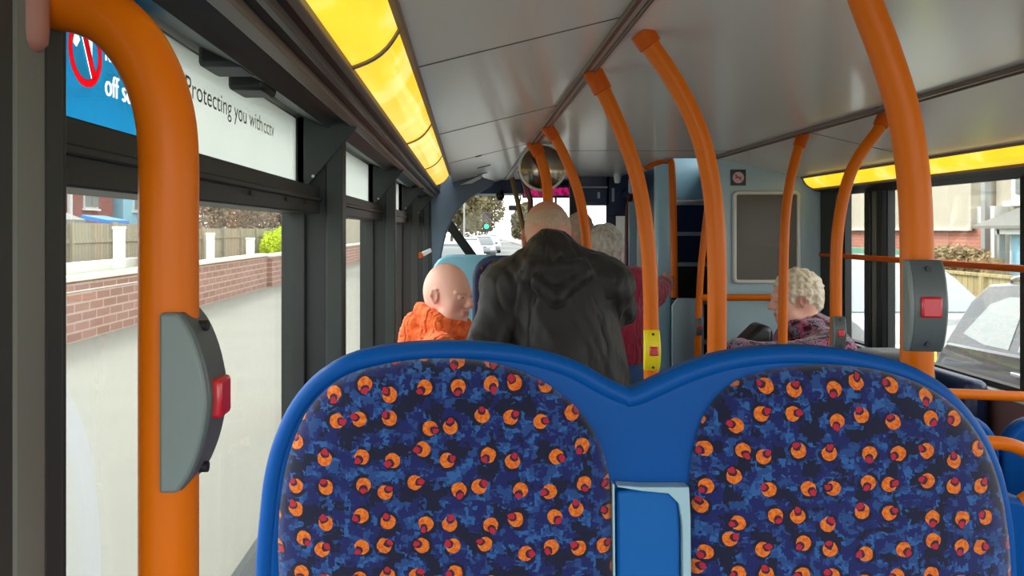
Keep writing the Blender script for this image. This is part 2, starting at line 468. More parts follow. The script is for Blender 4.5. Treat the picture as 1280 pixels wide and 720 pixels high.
# ================================================================== the saloon
XL, XR = -.31, 1.85
ZC = EYE+.37
YB = -1.2            # rear end of what is built
Y4 = 4.1             # bulkhead
# floors
struct('floor', MB().box(XL-.06, XR+.06, 1.9, 7.3, -.06, 0), M['floor'], 'grey speckled low floor of the bus')
struct('floor_platform', MB().box(XL-.06, XR+.06, YB, 1.9, -.06, .28), M['floor'], 'raised grey rear floor of the bus', bevel=.01)

# ceiling
zl, zr = EYE+.28, EYE+.267
struct('ceiling', MB().box(.275, 1.26, YB, Y4, ZC, ZC+.04).box(.275, 1.02, Y4, 5.9, ZC, ZC+.04)
       .prism([(.275, ZC), (-.091, zl), (-.091, zl+.04), (.275, ZC+.04)], 'y', YB, 5.9)
       .prism([(1.26, ZC), (1.70, zr), (1.70, zr+.04), (1.26, ZC+.04)], 'y', YB, Y4), M['ceiling'], 'glossy grey laminate ceiling')
# ceiling joints
k = 1
def seam(mb, label='thin dark joint between ceiling panels'):
    global k
    o = struct('trim_%d' % k, mb, M['seam'], label); k += 1; return o
for y in (-.1, 1.38, 2.36, 3.4):
    seam(MB().prism([(.275, ZC-.001), (-.09, zl-.001), (-.09, zl+.003), (.275, ZC+.003)], 'y', y, y+.005))
for y in (1.5, 3.0):
    seam(MB().prism([(1.26, ZC-.001), (1.70, zr-.001), (1.70, zr+.003), (1.26, ZC+.003)], 'y', y, y+.005))
seam(MB().box(.29, 1.245, 3.75, 3.755, ZC-.001, ZC+.003))
# long metal strips along the panel edges
def strip(name, x, x2, y1, zz=ZC, d=.012):
    o = thing(name[0], name[1], 'ceiling rail', (x, 2, zz)); w = x2-x
    MB().box(x, x+w*.36, YB, y1, zz-d, zz).build('edge_strip', M['alu_dark'], o, bevel=.002)
    MB().box(x+w*.36, x+w*.8, YB, y1, zz-d*.5, zz).build('face_strip', M['alu'], o, bevel=.001)
    MB().box(x+w*.8, x2, YB, y1, zz-d, zz).build('edge_strip', M['alu_dark'], o, bevel=.002)
strip(('ceiling_rail', 'pale metal rail along the ceiling above the aisle, the near poles start at it'), .262, .292, 5.9)
strip(('ceiling_rail', 'dull metal rail along the ceiling running into the blue grey bulkhead'), 1.235, 1.275, Y4)

# light boxes
def light_box(label, pts, y0, y1, divs, group):
    (xi, zi), (xo, zo) = pts
    t = thing('light_strip', label, 'light', ((xi+xo)/2, (y0+y1)/2, EYE+.25), group=group)
    n = Vector((zo-zi, 0, -(xo-xi))).normalized()
    if n.z > 0: n = -n
    prof = []
    for i in range(9):
        s = i/8; b = .012*math.sin(math.pi*s)
        prof.append((xi+(xo-xi)*s+n.x*b, EYE+zi+(zo-zi)*s+n.z*b))
    back = [(xo-n.x*.02, EYE+zo-n.z*.02), (xi-n.x*.02, EYE+zi-n.z*.02)]
    edges = [y0]+divs+[y1]
    for a, b in zip(edges, edges[1:]):
        MB().prism(prof+back, 'y', a+.004, b-.004).build('diffuser', M['light'], t, smooth=30)
    for d in edges:
        pr = [(p[0]+n.x*.003, p[1]+n.z*.003) for p in prof]+back
        MB().prism(pr, 'y', d-.007, d+.007).build('divider', M['brownstrip'], t)
    for (x, z) in ((xi, zi), (xo, zo)):
        MB().box(x-.006, x+.006, y0-.01, y1+.01, EYE+z-.008, EYE+z+.02).build('edge_frame', M['brownstrip'], t, bevel=.002)
    return t
light_box('yellow lit ceiling light above the left hand windows, four covers long', ((-.091, .28), (-.163, .22)), YB, 4.0, [-.85, .12, 1.09, 2.06, 2.93], 'strip lights')
light_box('yellow lit ceiling light above the right hand windows, ending at the bulkhead', ((1.70, .267), (1.76, .207)), YB, 4.07, [-1.0, 2.0], 'strip lights')

# left wall ---------------------------------------------------------
ztop = EYE+.212
struct('wall_left', MB().box(XL-.06, XL+.015, YB, 5.9, 0, 1.04).box(XL-.06, XL, YB, 5.9, ztop, 2.05)
       .prism([(-.163, EYE+.22), (-.195, EYE+.205), (-.25, EYE+.2), (-.262, EYE+.19), (-.285, EYE+.2), (XL, ztop), (XL, 2.05), (-.163, 2.05)], 'y', YB, 5.9), M['frame2'], 'dark grey side wall below and above the left windows')
tl = thing('cove_rail', 'brown grey trim rail running above the left windows beside the light', 'rail', (-.21, 2, EYE+.2))
MB().box(-.222, -.2, YB, 5.6, EYE+.193, EYE+.206).build('rail_strip', M['brownstrip'], tl, bevel=.003)
MB().box(-.186, -.176, YB, 5.6, EYE+.2, EYE+.212).build('rail_strip', M['alu_dark'], tl, bevel=.002)
# posts
def post(n, y0, y1, xin, first=False):
    o = struct('trim_%d' % n, MB().box(XL-.022, xin, y0, y1, 0, 1.81), M['frame'], 'dark upright window post on the left wall', bevel=.006)
    if not first:
        # gusset plate
        MB().prism([(XL-.01, EYE+.06), (XL-.01, EYE+.215), (xin+.03, EYE+.215), (xin+.03, EYE+.19)], 'y', y0-.012, y0-.002).build('gusset_plate', M['frame2'], o, bevel=.001)
        MB().box(xin-.028, xin+.004, y0-.006, y0+.01, .9, EYE+.2).build('post_cover', M['frame2'], o, bevel=.003)
        MB().disc((XL+.02, y0-.014, EYE+.1), .003, 'y', .004, 10).build('screw', M['alu'], o)
    return o
k = 20
for i, (a, b, xi) in enumerate([(.38, .523, -.26), (1.51, 1.58, -.24), (2.6, 2.68, -.24), (3.73, 3.81, -.235), (4.7, 4.8, -.235), (5.6, 5.9, -.22)]):
    p = post(k, a, b, xi, i == 0); k += 1
    if i == 0:
        MB().box(-.262, -.25, .44, .476, .3, 1.79).build('cover_strip', M['strip'], p, bevel=.004)
        MB().box(-.266, -.2493, .41, .4395, .3, 1.79).build('cover_edge', M['frame2'], p, bevel=.002)
        MB().box(-.262, -.252, .476, .5, .3, 1.79).build('cover_edge', M['frame2'], p, bevel=.003)
# windows on the left
spans = [(-.6, .38), (.523, 1.51), (1.58, 2.6), (2.68, 3.73), (3.81, 4.7), (4.8, 5.6)]
wn = 1
for i, (a, b) in enumerate(spans):
    w = MB().box(XL-.03, XL+.03, a, b, EYE+.03, EYE+.08).box(XL-.04, XL+.005, a, b, 1.03, 1.055).box(XL-.04, XL+.004, a, a+.012, 1.05, ztop).box(XL-.04, XL+.004, b-.012, b, 1.05, ztop)
    w.box(XL-.03, XL+.036, a, b, EYE+.052, EYE+.06)
    o = struct('window_%d' % wn, w, M['frame'], 'dark framed side window on the left of the bus', bevel=.002)
    MB().box(XL-.02, XL-.014, a, b, 1.04, EYE+.03).build('pane', M['glass'], o)
    MB().box(XL-.02, XL-.014, a, b, EYE+.08, ztop).build('top_pane', M['glass'], o)
    MB().box(XL-.013, XL-.0125, a+.012 if i != 1 else .80, b-.012, EYE+.084, ztop-.004).build('frosted_film', M['frost'], o)
    MB().box(XL-.012, XL-.002, a+.01, b-.01, EYE+.08, EYE+.085).build('pale_edge_strip', M['cream'], o)
    if i == 1:
        for y in (1.02, 1.22, 1.36): MB().box(XL+.03, XL+.034, y, y+.022, EYE+.044, EYE+.05).build('slot', M['black'], o)
        K = 1.036
        tw = thing('window_notice', 'blue keep feet off seats notice with a red ring stuck on the top window', 'notice', (XL, .7, EYE+.15))
        bf_ = MB().box(XL-.0118, XL-.0112, .535, .80, EYE+.087, ztop-.002).build('blue_film', M['blue_film'], tw)
        cut_ = [MB().disc((XL-.02, .672, EYE+.149), .0293, 'x', .02, 40, .0230).build('cut', M['film_red'], tw)]
        cut_.append(MB().prism([(.658, EYE+.163), (.668, EYE+.161), (.676, EYE+.146), (.683, EYE+.147), (.685, EYE+.172), (.672, EYE+.176), (.66, EYE+.177)], 'x', XL-.02, XL-.005).build('cut', M['film_red'], tw))
        cut_.append(MB().prism([(.648, EYE+.153), (.656, EYE+.150), (.662, EYE+.157), (.656, EYE+.166), (.650, EYE+.162)], 'x', XL-.02, XL-.005).build('cut', M['film_red'], tw))
        cut_.append(MB().prism([(.659, EYE+.173), (.666, EYE+.176), (.690, EYE+.130), (.683, EYE+.127)], 'x', XL-.02, XL-.005).build('cut', M['film_red'], tw))
        for s_, y_, z_ in (('off seats', .707, .1195), ('keep feet', .707, .150)):
            c_ = text_mesh('cut', s_, .0285, M['film_white'], tw, Vector((XL-.0115, y_, EYE+z_))-Vector(tw.location), (math.pi/2, 0, math.pi/2), sx=.92, ext=.01); cut_.append(c_)
        bpy.context.view_layer.update()
        boolean_cut(bf_, cut_)
        MB().disc((XL-.0112, .672, EYE+.149), .0293, 'x', .0003, 40, .0228).build('red_ring', M['film_red'], tw)
        # foot pictogram (shoe) inside ring and the bar
        MB().prism([(.658, EYE+.163), (.668, EYE+.161), (.676, EYE+.146), (.683, EYE+.147), (.685, EYE+.172), (.672, EYE+.176), (.66, EYE+.177)], 'x', XL-.0112, XL-.0108).prism([(.648, EYE+.153), (.656, EYE+.150), (.662, EYE+.157), (.656, EYE+.166), (.650, EYE+.162)], 'x', XL-.0112, XL-.0108).build('foot_symbol', M['film_white'], tw)
        MB().prism([(.659, EYE+.173), (.666, EYE+.176), (.690, EYE+.130), (.683, EYE+.127)], 'x', XL-.0106, XL-.01).build('red_bar', M['film_red'], tw)
        R = (math.pi/2, 0, math.pi/2)
        def wt(s, y, z, size, m, par, sx=1):
            lo = Vector((XL-.0105, y, EYE+z))-Vector(par.location)
            return text_mesh('lettering', s, size, m, par, lo, R, sx=sx, ext=0)
        wt('off seats', .707, .1195, .0285, M['film_white'], tw, .92)
        wt('keep feet', .707, .150, .0285, M['film_white'], tw, .92)
        tq = thing('window_lettering', 'grey lettering reading Protecting you with on the frosted top window', 'lettering', (XL, 1.1, EYE+.15))
        for wd_, y0_, y1_, mt_ in (('Protecting you with', .905, 1.243, 'text_grey'), ('cctv', 1.253, 1.32, 'text_pale')):
            q_ = wt(wd_, y0_, .1525, .0345, M[mt_], tq, 1)
            xs_ = [v.co.x for v in q_.data.vertices]; q_.scale.x = (y1_-y0_)/(max(xs_)-min(xs_))
        # opening-light catch at the top of the hopper
        tc = thing('window_catch', 'black catch block at the top edge of the frosted window', 'catch', (XL, 1.0, ztop-.02))
        MB().box(XL-.005, XL+.05, .93, 1.0, ztop-.022, ztop+.012).build('catch_body', M['black'], tc, bevel=.006)
        MB().box(XL, XL+.055, .985, 1.05, ztop-.010, ztop+.014).build('catch_arm', M['brownstrip'], tc, bevel=.004)
        MB().box(XL-.003, XL+.045, 1.04, 1.11, ztop-.03, ztop+.004).build('catch_foot', M['black'], tc, bevel=.006)
    wn += 1

# right wall --------------------------------------------------------
zt, zb = EYE+.185, EYE-.54
struct('wall_right', MB().box(XR-.03, XR+.06, YB, 7.2, 0, zb-.03).prism([(1.76, EYE+.207), (1.80, EYE+.2), (XR-.02, zt), (XR+.06, zt), (XR+.06, 2.05), (1.76, 2.05)], 'y', YB, 7.2).box(XR, XR+.06, 4.02, 7.2, zb-.03, zt), M['wall_low'], 'maroon grey side lining below the right windows')
struct('trim_40', MB().prism([(1.755, EYE+.215), (1.765, EYE+.198), (1.80, EYE+.19), (1.825, zt-.012), (XR+.0, zt-.01), (XR, zt+.004), (1.79, EYE+.212)], 'y', YB, 4.08), M['frame'], 'dark trim between the right light and the windows')
struct('trim_41', MB().box(XR-.045, XR+.0, YB, 4.08, zb-.03, zb-.012), M['cream'], 'pale sill strip under the right windows', bevel=.003)
for j, (a, b, xi) in enumerate([(-.4, -.25, 1.82), (1.1, 1.2, 1.82), (2.54, 2.65, 1.825), (3.55, 3.60, 1.835), (3.64, 3.69, 1.825), (3.93, 4.09, 1.80)]):
    o = struct('trim_%d' % (42+j), MB().box(xi, XR+.018, a, b, zb-.03, zt+.01), M['frame'], 'dark upright window post on the right wall', bevel=.006)
struct('trim_50', MB().box(1.835, XR+.018, 3.602, 3.638, zb, zt), M['strip'], 'grey post cover between the right windows', bevel=.004)
for j, (a, b) in enumerate([(-.25, 1.1), (1.2, 2.54), (2.65, 3.53), (3.7, 3.93)]):
    o = struct('window_%d' % wn, MB().box(XR-.01, XR+.03, a, b, zb-.012, zb+.008).box(XR-.01, XR+.03, a, b, zt-.012, zt+.0).box(XR-.005, XR+.03, a, a+.012, zb, zt).box(XR-.005, XR+.03, b-.012, b, zb, zt), M['black'], 'black edged side window on the right of the bus', bevel=.002)
    MB().box(XR+.01, XR+.016, a, b, zb, zt).build('pane', M['glass'], o); wn += 1
t = thing('window_rail', 'thin orange safety rail running across the right windows', 'rail', (1.8, 2, EYE-.13))
MB().tube([(1.81, YB, EYE-.128), (1.81, Y4, EYE-.128)], .0125, 16, 0).build('rail_tube', M['orange_dark'], t)
for y in (-.3, 1.15, 2.6, 3.6, 4.05):
    MB().tube([(1.81, y, EYE-.128), (1.86, y, EYE-.128)], .008, 10, 0).build('bracket', M['orange_dark'], t)

# bulkhead and stair well -------------------------------------------
struct('wall_bulkhead', MB().prism([(1.27, 0), (1.27, ZC), (1.70, zr), (1.77, EYE+.2), (1.86, EYE+.19), (1.86, 0)], 'y', Y4, Y4+.05), M['bulk'], 'blue grey bulkhead wall behind the stairs', bevel=.004)
t = thing('framed_panel', 'cream framed brown grey board hung on the blue grey bulkhead', 'board', (1.52, Y4, 1.58))
x0, _, z0 = P(917, 352, Y4); x1, _, z1 = P(997, 241, Y4)
MB().box(x0, x1, Y4-.012, Y4, z0, z1).build('board', M['dark_glassboard'], t)
rc = .02
pts = []
for (cx, cz, a0) in ((x1-rc, z1-rc, 0), (x0+rc, z1-rc, 90), (x0+rc, z0+rc, 180), (x1-rc, z0+rc, 270)):
    for q in range(5):
        a = math.radians(a0+q*22.5); pts.append((cx+rc*math.cos(a), Y4-.012, cz+rc*math.sin(a)))
MB().tube(pts, .011, 10, 0, closed=True).build('frame', M['cream'], t)
t = thing('no_smoking_sign', 'small dark square sign with a crossed ring high on the bulkhead', 'sign', (1.38, Y4, 1.85))
x0, _, z0 = P(913, 232, Y4); x1, _, z1 = P(932, 212, Y4)
MB().box(x0, x1, Y4-.004, Y4, z0, z1).build('plate', M['sign_dark'], t)
cx, cz = (x0+x1)/2, (z0+z1)/2
MB().disc((cx, Y4-.0055, cz), .029, 'y', .0012, 28, .021).build('ring', M['sign_pink'], t)
MB().disc((cx, Y4-.0048, cz), .022, 'y', .0012, 28).build('white_disc', M['sign_pink'], t)
MB().box(cx-.015, cx+.015, Y4-.0062, Y4-.0052, cz-.003, cz+.003).build('cigarette_symbol', M['sign_dark'], t)
MB().prism([(cx-.018, cz+.014), (cx-.014, cz+.018), (cx+.018, cz-.014), (cx+.014, cz-.018)], 'y', Y4-.0075, Y4-.0066).build('bar', M['sign_red'], t)

st = thing('staircase', 'steep dark blue staircase with grey nosings behind the bulkhead', 'stairs', (1.45, 5.2, 0))
zs = [0, .20, .42, .65, .89, 1.12, 1.357, 1.563, 1.786, 1.99]
for i in range(1, 9):
    y = 4.34+.22*(i-1)
    MB().box(1.17, 1.81 if i < 7 else 1.745, y, y+.22 if i < 8 else 6.2, (zs[i-1]-.02 if i > 1 else 0), zs[i]-.02).build('step', M['step'] if i > 6 else M['step_dark'], st)
    MB().box(1.17, 1.81 if i < 7 else 1.745, y-.012, y+.03, zs[i]-.028, zs[i]).build('nosing', M['nosing'], st, bevel=.004)
struct('wall_stairs_front', MB().box(1.17, 1.80, 5.86, 5.9, 1.80, 2.29), M['bulk2'], 'sky blue panel above the stairs')
struct('wall_stairs_top', MB().box(1.02, 1.9, Y4, 6.3, 2.3, 2.34).box(1.02, 1.9, Y4, Y4+.05, ZC, 2.34).box(1.02, 1.06, Y4+.05, 6.2, ZC, 2.3), M['bulk'], 'blue grey stairwell lining')  # cap added out of sight to keep sky light from leaking in
x0, _, _ = P(818, 0, 4.55); x1, _, _ = P(835, 0, 4.55)
struct('wall_stairs_side', MB().box(x0, x1+.01, 4.5, 4.57, 0, ZC), M['bulk2'], 'pale blue column beside the stairs', bevel=.012)
struct('wall_stairs_inner', MB().box(1.14, 1.165, 4.58, 6.2, 0, 2.0), M['navy'], 'navy side wall of the stairwell')
struct('wall_stairs_panel', MB().prism([(1.10, 0), (1.10, 1.17), (1.13, 1.21), (1.24, 1.21), (1.27, 1.17), (1.27, 0)], 'y', 4.3, 4.33), M['bulk'], 'blue grey low panel at the foot of the stairs', bevel=.004)

# front of the bus ---------------------------------------------------
YF = 7.2
wf = MB().box(XL-.06, 1.9, YF, YF+.06, 0, EYE-.62)          # dash panel
wf.box(-.36, 1.9, 5.9, YF+.1, EYE+.375, 2.1)
struct('wall_front', wf, M['navy'], 'navy front end of the bus')
struct('trim_60', MB().box(.0-.3, 1.9, 6.0, 6.4, EYE+.27, EYE+.375), M['navy2'], 'navy header above the windscreen', bevel=.01)
struct('trim_61', MB().box(.03, .035, 5.99, 6.0, EYE+.27, EYE+.37), M['black'], 'joint in the navy header')
wd = struct('window_%d' % wn, MB().box(-.34, -.28, YF-.02, YF+.04, EYE-.62, EYE+.4).box(1.84, 1.9, YF-.02, YF+.04, EYE-.62, EYE+.4).box(.78, .80, YF-.01, YF+.02, EYE-.6, EYE+.3), M['black'], 'wide windscreen at the front of the bus', bevel=.004); wn += 1
MB().box(-.3, 1.86, YF+.01, YF+.016, EYE-.62, EYE+.38).build('pane', M['glass'], wd)
# front left doorway: glazed door and diagonal pillar
dr = struct('door_1', MB().box(XL-.04, XL, 5.9, 5.95, 0, 1.9).box(XL-.04, XL, YF-.05, YF, 0, 1.9).box(XL-.04, XL, 5.9, YF, 1.86, 1.95).box(XL-.04, XL, 5.9, YF, 0, .1), M['black'], 'glazed entrance door at the front left')
MB().box(XL-.02, XL-.015, 5.95, YF-.05, .1, 1.86).build('pane', M['glass'], dr)
a = Vector(P(558, 276, 6.3)); b = Vector(P(593, 324, 6.3)); dd = (b-a).normalized(); nn = Vector((dd.z, 0, -dd.x))*.036
struct('trim_62', MB().prism([((a+nn).x, (a+nn).z), ((b+nn).x, (b+nn).z), ((b-nn).x, (b-nn).z), ((a-nn).x, (a-nn).z)], 'y', 6.28, 6.34)
       .box(a.x-.03, a.x+.0, 6.28, 6.34, a.z-.02, 1.9), M['black'], 'black diagonal pillar in the left of the windscreen', bevel=.008)
# curved grey blue panel at the end of the left light
poly = [P(x, y, 4.75)[0::2] for x, y in ((538, 236), (545, 224), (575, 213), (600, 211), (603, 222), (617, 226), (614, 233), (590, 246), (573, 262), (560, 285), (552, 318), (548, 345), (540, 350))]
o = tag(MB().prism(smooth2(poly, 2), 'y', 4.72, 4.8).build('curved_bracket_panel', M['slatepanel'], bevel=.008), 'curved slate blue panel hanging at the end of the left ceiling light', 'panel')
poly = [P(x, y, 4.70)[0::2] for x, y in ((575, 231), (588, 225), (601, 219), (601, 216), (603, 222), (590, 229))]
MB().prism(poly, 'y', 4.70, 4.715).build('chrome_edge', M['cream'], o)
tag(MB().prism([P(x, y, 4.2)[0::2] for x, y in ((516, 318), (527, 315), (529, 322), (518, 325))], 'y', 4.2, 4.23).build('emergency_hammer', M['orange_dark'], bevel=.003), 'small orange and white emergency hammer on the left post', 'hammer')
hm = bpy.data.objects['emergency_hammer']
MB().prism([P(x, y, 4.2)[0::2] for x, y in ((527, 315), (538, 310), (540, 315), (529, 321))], 'y', 4.205, 4.225).build('hammer_handle', M['white_pl'], hm, bevel=.003)

# lit destination display on the back of the header
def ledm():
    n = N('magenta_led_display'); o = n.obj(); sp = n.n('ShaderNodeSeparateXYZ'); n.set(sp, '0', o)
    cb = n.n('ShaderNodeCombineXYZ'); n.set(cb, '0', n.math('MULTIPLY', sp.outputs[0], 1.0)); n.set(cb, '1', n.math('MULTIPLY', sp.outputs[2], .5))
    f = n.noise(cb.outputs[0], 34, 2)
    col = n.ramp(f, [(.46, srgb((120, 8, 60))), (.54, srgb((200, 20, 110)))])
    return n.done(n.bsdf((.02, .01, .02), .4, emis=col, es=.6))
t = thing('display_board', 'magenta lit message display under the navy header', 'display', (.53, 5.95, EYE+.25))
x0, _, z0 = P(655, 246, 5.95); x1, _, z1 = P(712, 233, 5.95)
MB().box(x0-.01, x1+.01, 5.95, 5.99, z0-.008, z1+.008).build('housing', M['black_pl'], t, bevel=.004)
MB().box(x0, x0+.2, 5.945, 5.951, z0, z1).build('screen', ledm(), t)
MB().box(x0+.215, x1, 5.945, 5.951, z0+.01, z1-.01).build('screen', bpy.data.materials['magenta_led_display'], t)
t = thing('camera_dome', 'small black camera ball hanging below the navy header', 'camera', P(625, 245, 5.95))
c0 = P(625, 246, 5.95)
MB().lathe([(.0, -.03), (.018, -.027), (.03, -.012), (.034, .004), (.03, .02), (.022, .028), (.022, .05), (.0, .05)], c0, 'z', 20).build('dome', M['black_pl'], t)
t = thing('rear_view_mirror', 'dark oblong driver mirror hanging in front of the windscreen', 'mirror', P(645, 258, 6.8))
c0 = P(643, 260, 6.8)
MB().box(c0[0]-.05, c0[0]+.05, 6.78, 6.8, c0[2]-.022, c0[2]+.022).build('mirror_housing', M['black_pl'], t, bevel=.008)
MB().tube([(c0[0]+.03, 6.79, c0[2]), (c0[0]+.05, 6.79, c0[2]+.08), (c0[0]+.03, 6.79, c0[2]+.16)], .006, 8).build('stem', M['black_pl'], t)

# driver's cab partition
ycab = 5.6
def R_(x0, y0, x1, y1, Y, th=.03):
    a = P(x0, y1, Y); b = P(x1, y0, Y); return (a[0], b[0], Y, Y+th, a[2], b[2])
cab = MB()
cab.box(*R_(724, 215, 762, 257, ycab)); cab.box(*R_(758, 215, 786, 270, ycab)); cab.box(*R_(758, 270, 770, 480, ycab)); 
cab.box(*R_(724, 300, 762, 430, ycab)); 
xa = P(724, 0, ycab)[0]; xb = P(786, 0, ycab)[0]
cab.box(xa, xb, ycab, ycab+.03, 0, 1.0)
cabp = struct('wall_cab', cab, M['navy'], 'navy partition of the driver cab', bevel=.004)
MB().box(*R_(770, 270, 786, 480, ycab+.01, .005)).build('cab_screen', M['glass'], cabp)
MB().box(*R_(728, 236, 757, 252, ycab-.02, .02)).build('header_panel', M['navy2'], cabp, bevel=.003)
MB().box(*R_(747, 240, 750, 248, ycab-.024, .004)).build('label', M['sign_white'], cabp)
MB().box(*R_(765, 235, 768, 252, ycab-.01, .01)).build('pale_strip', M['bulk'], cabp)
MB().box(*R_(786, 222, 803, 242, 5.08, .03)).build('cab_speaker', M['bulk'], cabp, bevel=.02)
MB().box(*R_(786, 252, 796, 345, 5.28, .02)).build('glazing_strip', M['bulk'], cabp, bevel=.004)
MB().box(*R_(724, 233, 760, 235, ycab-.01, .01)).build('pale_strip', M['nosing'], cabp)
struct('trim_63', MB().box(*R_(713, 218, 724, 480, 5.5, .08)).box(P(713, 0, 5.5)[0], P(724, 0, 5.5)[0], 5.5, 5.58, 0, .6), M['black'], 'black post at the edge of the driver cab', bevel=.006)
t = thing('cab_grab_handle', 'maroon curved handle on the navy cab partition', 'handle', P(785, 330, 5.4))
MB().tube([P(789, 240, 5.5), P(785, 262, 5.42), P(784, 290, 5.4), P(784, 340, 5.4), P(788, 352, 5.5)], .017, 12).build('handle_tube', M['maroon'], t)
MB().disc(P(787, 243, 5.53), .04, 'y', .05, 20).build('mount', M['navy2'], t)
t = thing('pane_reflector', 'small white oval lamp on the ceiling edge by the cab', 'lamp', P(772, 222, 5.3))
MB().lathe([(0, -.05), (.02, -.045), (.026, 0), (.02, .04), (0, .045)], P(772, 220, 5.3), 'z', 16).build('lamp_body', M['white_pl'], t)
# ceiling slots
t = thing('ceiling_vent', 'two short black slots in the ceiling near the windscreen', 'vent', (.08, 5, ZC))
def zslope(x): return zl+(ZC-zl)*(x+.091)/(.366)
for (px, py, hw) in ((605, 208, .034), (603, 217, .028), (598, 195, .013)):
    # find the depth where this ray meets the sloping ceiling
    Y = 3.0
    for _ in range(40):
        x = (px-CX)/F0*Y; Y = (zslope(x)-EYE)/((CY-py)/F0)
    MB().prism([(x-hw, zslope(x-hw)-.002), (x+hw, zslope(x+hw)-.002), (x+hw, zslope(x+hw)+.004), (x-hw, zslope(x-hw)+.004)], 'y', Y-.02, Y+.02).build('slot', M['black'], t)
# round mirror on the ceiling
cm = P(678, 209, 3.5)
t = thing('round_mirror', 'round smoky brown mirror with a pale rim hanging from the ceiling', 'mirror', cm)
MB().lathe([(0, -.016), (.04, -.014), (.075, -.008), (.1, 0), (.1, .01)], cm, 'y', 48).build('mirror_face', M['mirror'], t, smooth=60)
MB().tube([(cm[0]+.1*math.cos(a*math.pi/20), cm[1], cm[2]+.1*math.sin(a*math.pi/20)) for a in range(40)], .006, 10, 0, closed=True).build('rim', M['cream'], t)
MB().box(cm[0]-.02, cm[0]+.02, cm[1]+.01, cm[1]+.04, cm[2], ZC).build('bracket', M['alu_dark'], t, bevel=.003)

# poles ---------------------------------------------------------------
def bell(parent, loc, rz, s=1, body='grey_push', face='grey_push_dark', flat=False):
    """stop button box clamped round a pole; it bulges towards local +X"""
    m = Matrix.Translation(loc) @ Matrix.Rotation(rz, 4, 'Z') @ Matrix.Scale(s, 4)
    h = .0515
    prof = [(.002, h), (.012, h), (.019, h*.8), (.0255, h*.45), (.029, 0), (.0255, -h*.45), (.019, -h*.8), (.012, -h), (.002, -h)]
    mid = smooth2(prof[1:-1], 4, False)
    poly = [prof[0]]+mid+[prof[-1]]
    b = MB().prism(poly, 'y', -.021, .0185).xf(m).build('bell_push', M[body], parent, bevel=.002)
    # darker curved front
    outer = mid; inner = [(x-.0015, z*.985) for x, z in mid][::-1]
    MB().prism([(x+.0012, z) for x, z in outer]+inner, 'y', -.0165, .0165).xf(m).build('bell_face', M[face], b, bevel=.001)
    MB().box(.022, .0345, -.0105, .0105, -.0115, .0115).xf(m).build('button', M['red_btn'], b, bevel=.0025)
    for z in (.042, -.042):
        MB().lathe([(.0, .016), (.0032, .016), (.0032, .0235), (.0, .0235)], (0, 0, z), 'x', 10).xf(m).build('screw', M['black'], b)
    return b

def pole(label, px, Y, r=.0175, mat='orange', collar=None, floor=0, group=None, name='grab_pole', ys=None):
    pts = [P(x, y, (ys[i] if ys else Y)) for i, (x, y) in enumerate(px)]
    if floor is not None: pts = pts+[(pts[-1][0], pts[-1][1], floor)]
    t = thing(name, label, 'pole', pts[-1], group=group)
    body = catmull([Vector(p) for p in (pts[:-1] if floor is not None else pts)], 7)
    if floor is not None: body.append(Vector(pts[-1]))
    MB().tube(body, r, 22, 0).build('tube', M[mat], t, smooth=60)
    if collar:
        a, b = Vector(pts[0]), Vector(pts[1]); d = (b-a).normalized()
        MB().tube([a-d*.004, a+d*collar], [r*1.32, r*1.26], 22, 0).build('collar', M['orange_dark'], t, smooth=60, bevel=.002)
    if floor is not None:
        f = pts[-1]; MB().lathe([(r*2.1, 0), (r*2.1, .006), (r*1.3, .016), (r*1.2, .03)], f, 'z', 24).build('floor_flange', M['alu_dark'], t)
    return t
p1 = pole('thick orange pole nearest the camera, bent over at the top, grey bell box on it', [(40, 0), (66, 1), (102, 7), (139, 25), (171, 58), (194, 102), (207, 150), (211, 200), (211, 255), (211, 330), (211, 420)], .486, .0176, floor=.28)
bell(p1, P(211, 495, .486), 0, 1.02)
a = P(37, 44, .462)
MB().lathe([(0, -.010), (.006, -.009), (.0098, -.004), (.0105, .004), (.0105, .03), (0, .03)], a, 'z', 20).build('wall_socket', plain('pinkish_brown_cap', (160, 108, 92), .5), p1, smooth=60)
p2 = pole('orange pole behind the right end of the double seat, carrying a big grey bell box', [(1050, -89), (1062, -55), (1085, 10), (1106, 65), (1129, 140), (1142, 225), (1146, 320), (1146, 460)], .985, .0188, collar=.05, floor=.28)
bell(p2, P(1151, 381, .965), math.radians(-100), 1.06, 'grey_push', 'grey_push_dark')
pole('curved orange pole left of the bulkhead board, its collar on the ceiling above the aisle', [(803, 42), (815, 60), (842, 100), (864, 142), (881, 190), (892, 255), (896, 330), (896, 440)], 1.5, collar=.028, floor=.28)
p4 = pole('curved orange pole carrying the yellow bell box', [(740, 88), (758, 122), (779, 170), (797, 225), (808, 290), (813, 360), (814, 475)], 1.85, collar=.055)
bell(p4, P(814, 437, 1.84), math.radians(-90), .9, 'yellow_push', 'yellow_push')
pole('orange pole bowed over the shoulder of the man in the black jacket', [(683, 158), (697, 178), (712, 210), (724, 245), (732, 290), (735, 340)], 2.85, collar=.05)
pole('short orange pole in front of the round mirror, running down behind the bald head', [(666, 178), (674, 193), (682, 220), (685, 250), (686, 300)], 3.38, .022, collar=.06)
pole('slim olive stained pole in front of the windscreen', [(640, 222), (646, 248), (652, 275), (656, 300)], 5.6, .0175, 'olive')
pole('slim maroon pole just behind the round mirror', [(650, 213), (657, 232), (663, 250)], 5.0, .0175, 'maroon')
p9 = pole('orange pole standing before the white haired woman', [(1004, 168), (998, 185), (989, 220), (983, 260), (980, 310), (978, 440)], 3.05, collar=.05)
p10 = pole('orange pole in front of the far right window, small grey bell box low on it', [(1109, 140), (1098, 162), (1076, 192), (1060, 225), (1049, 275), (1045, 330), (1045, 440)], 2.5, collar=.05)
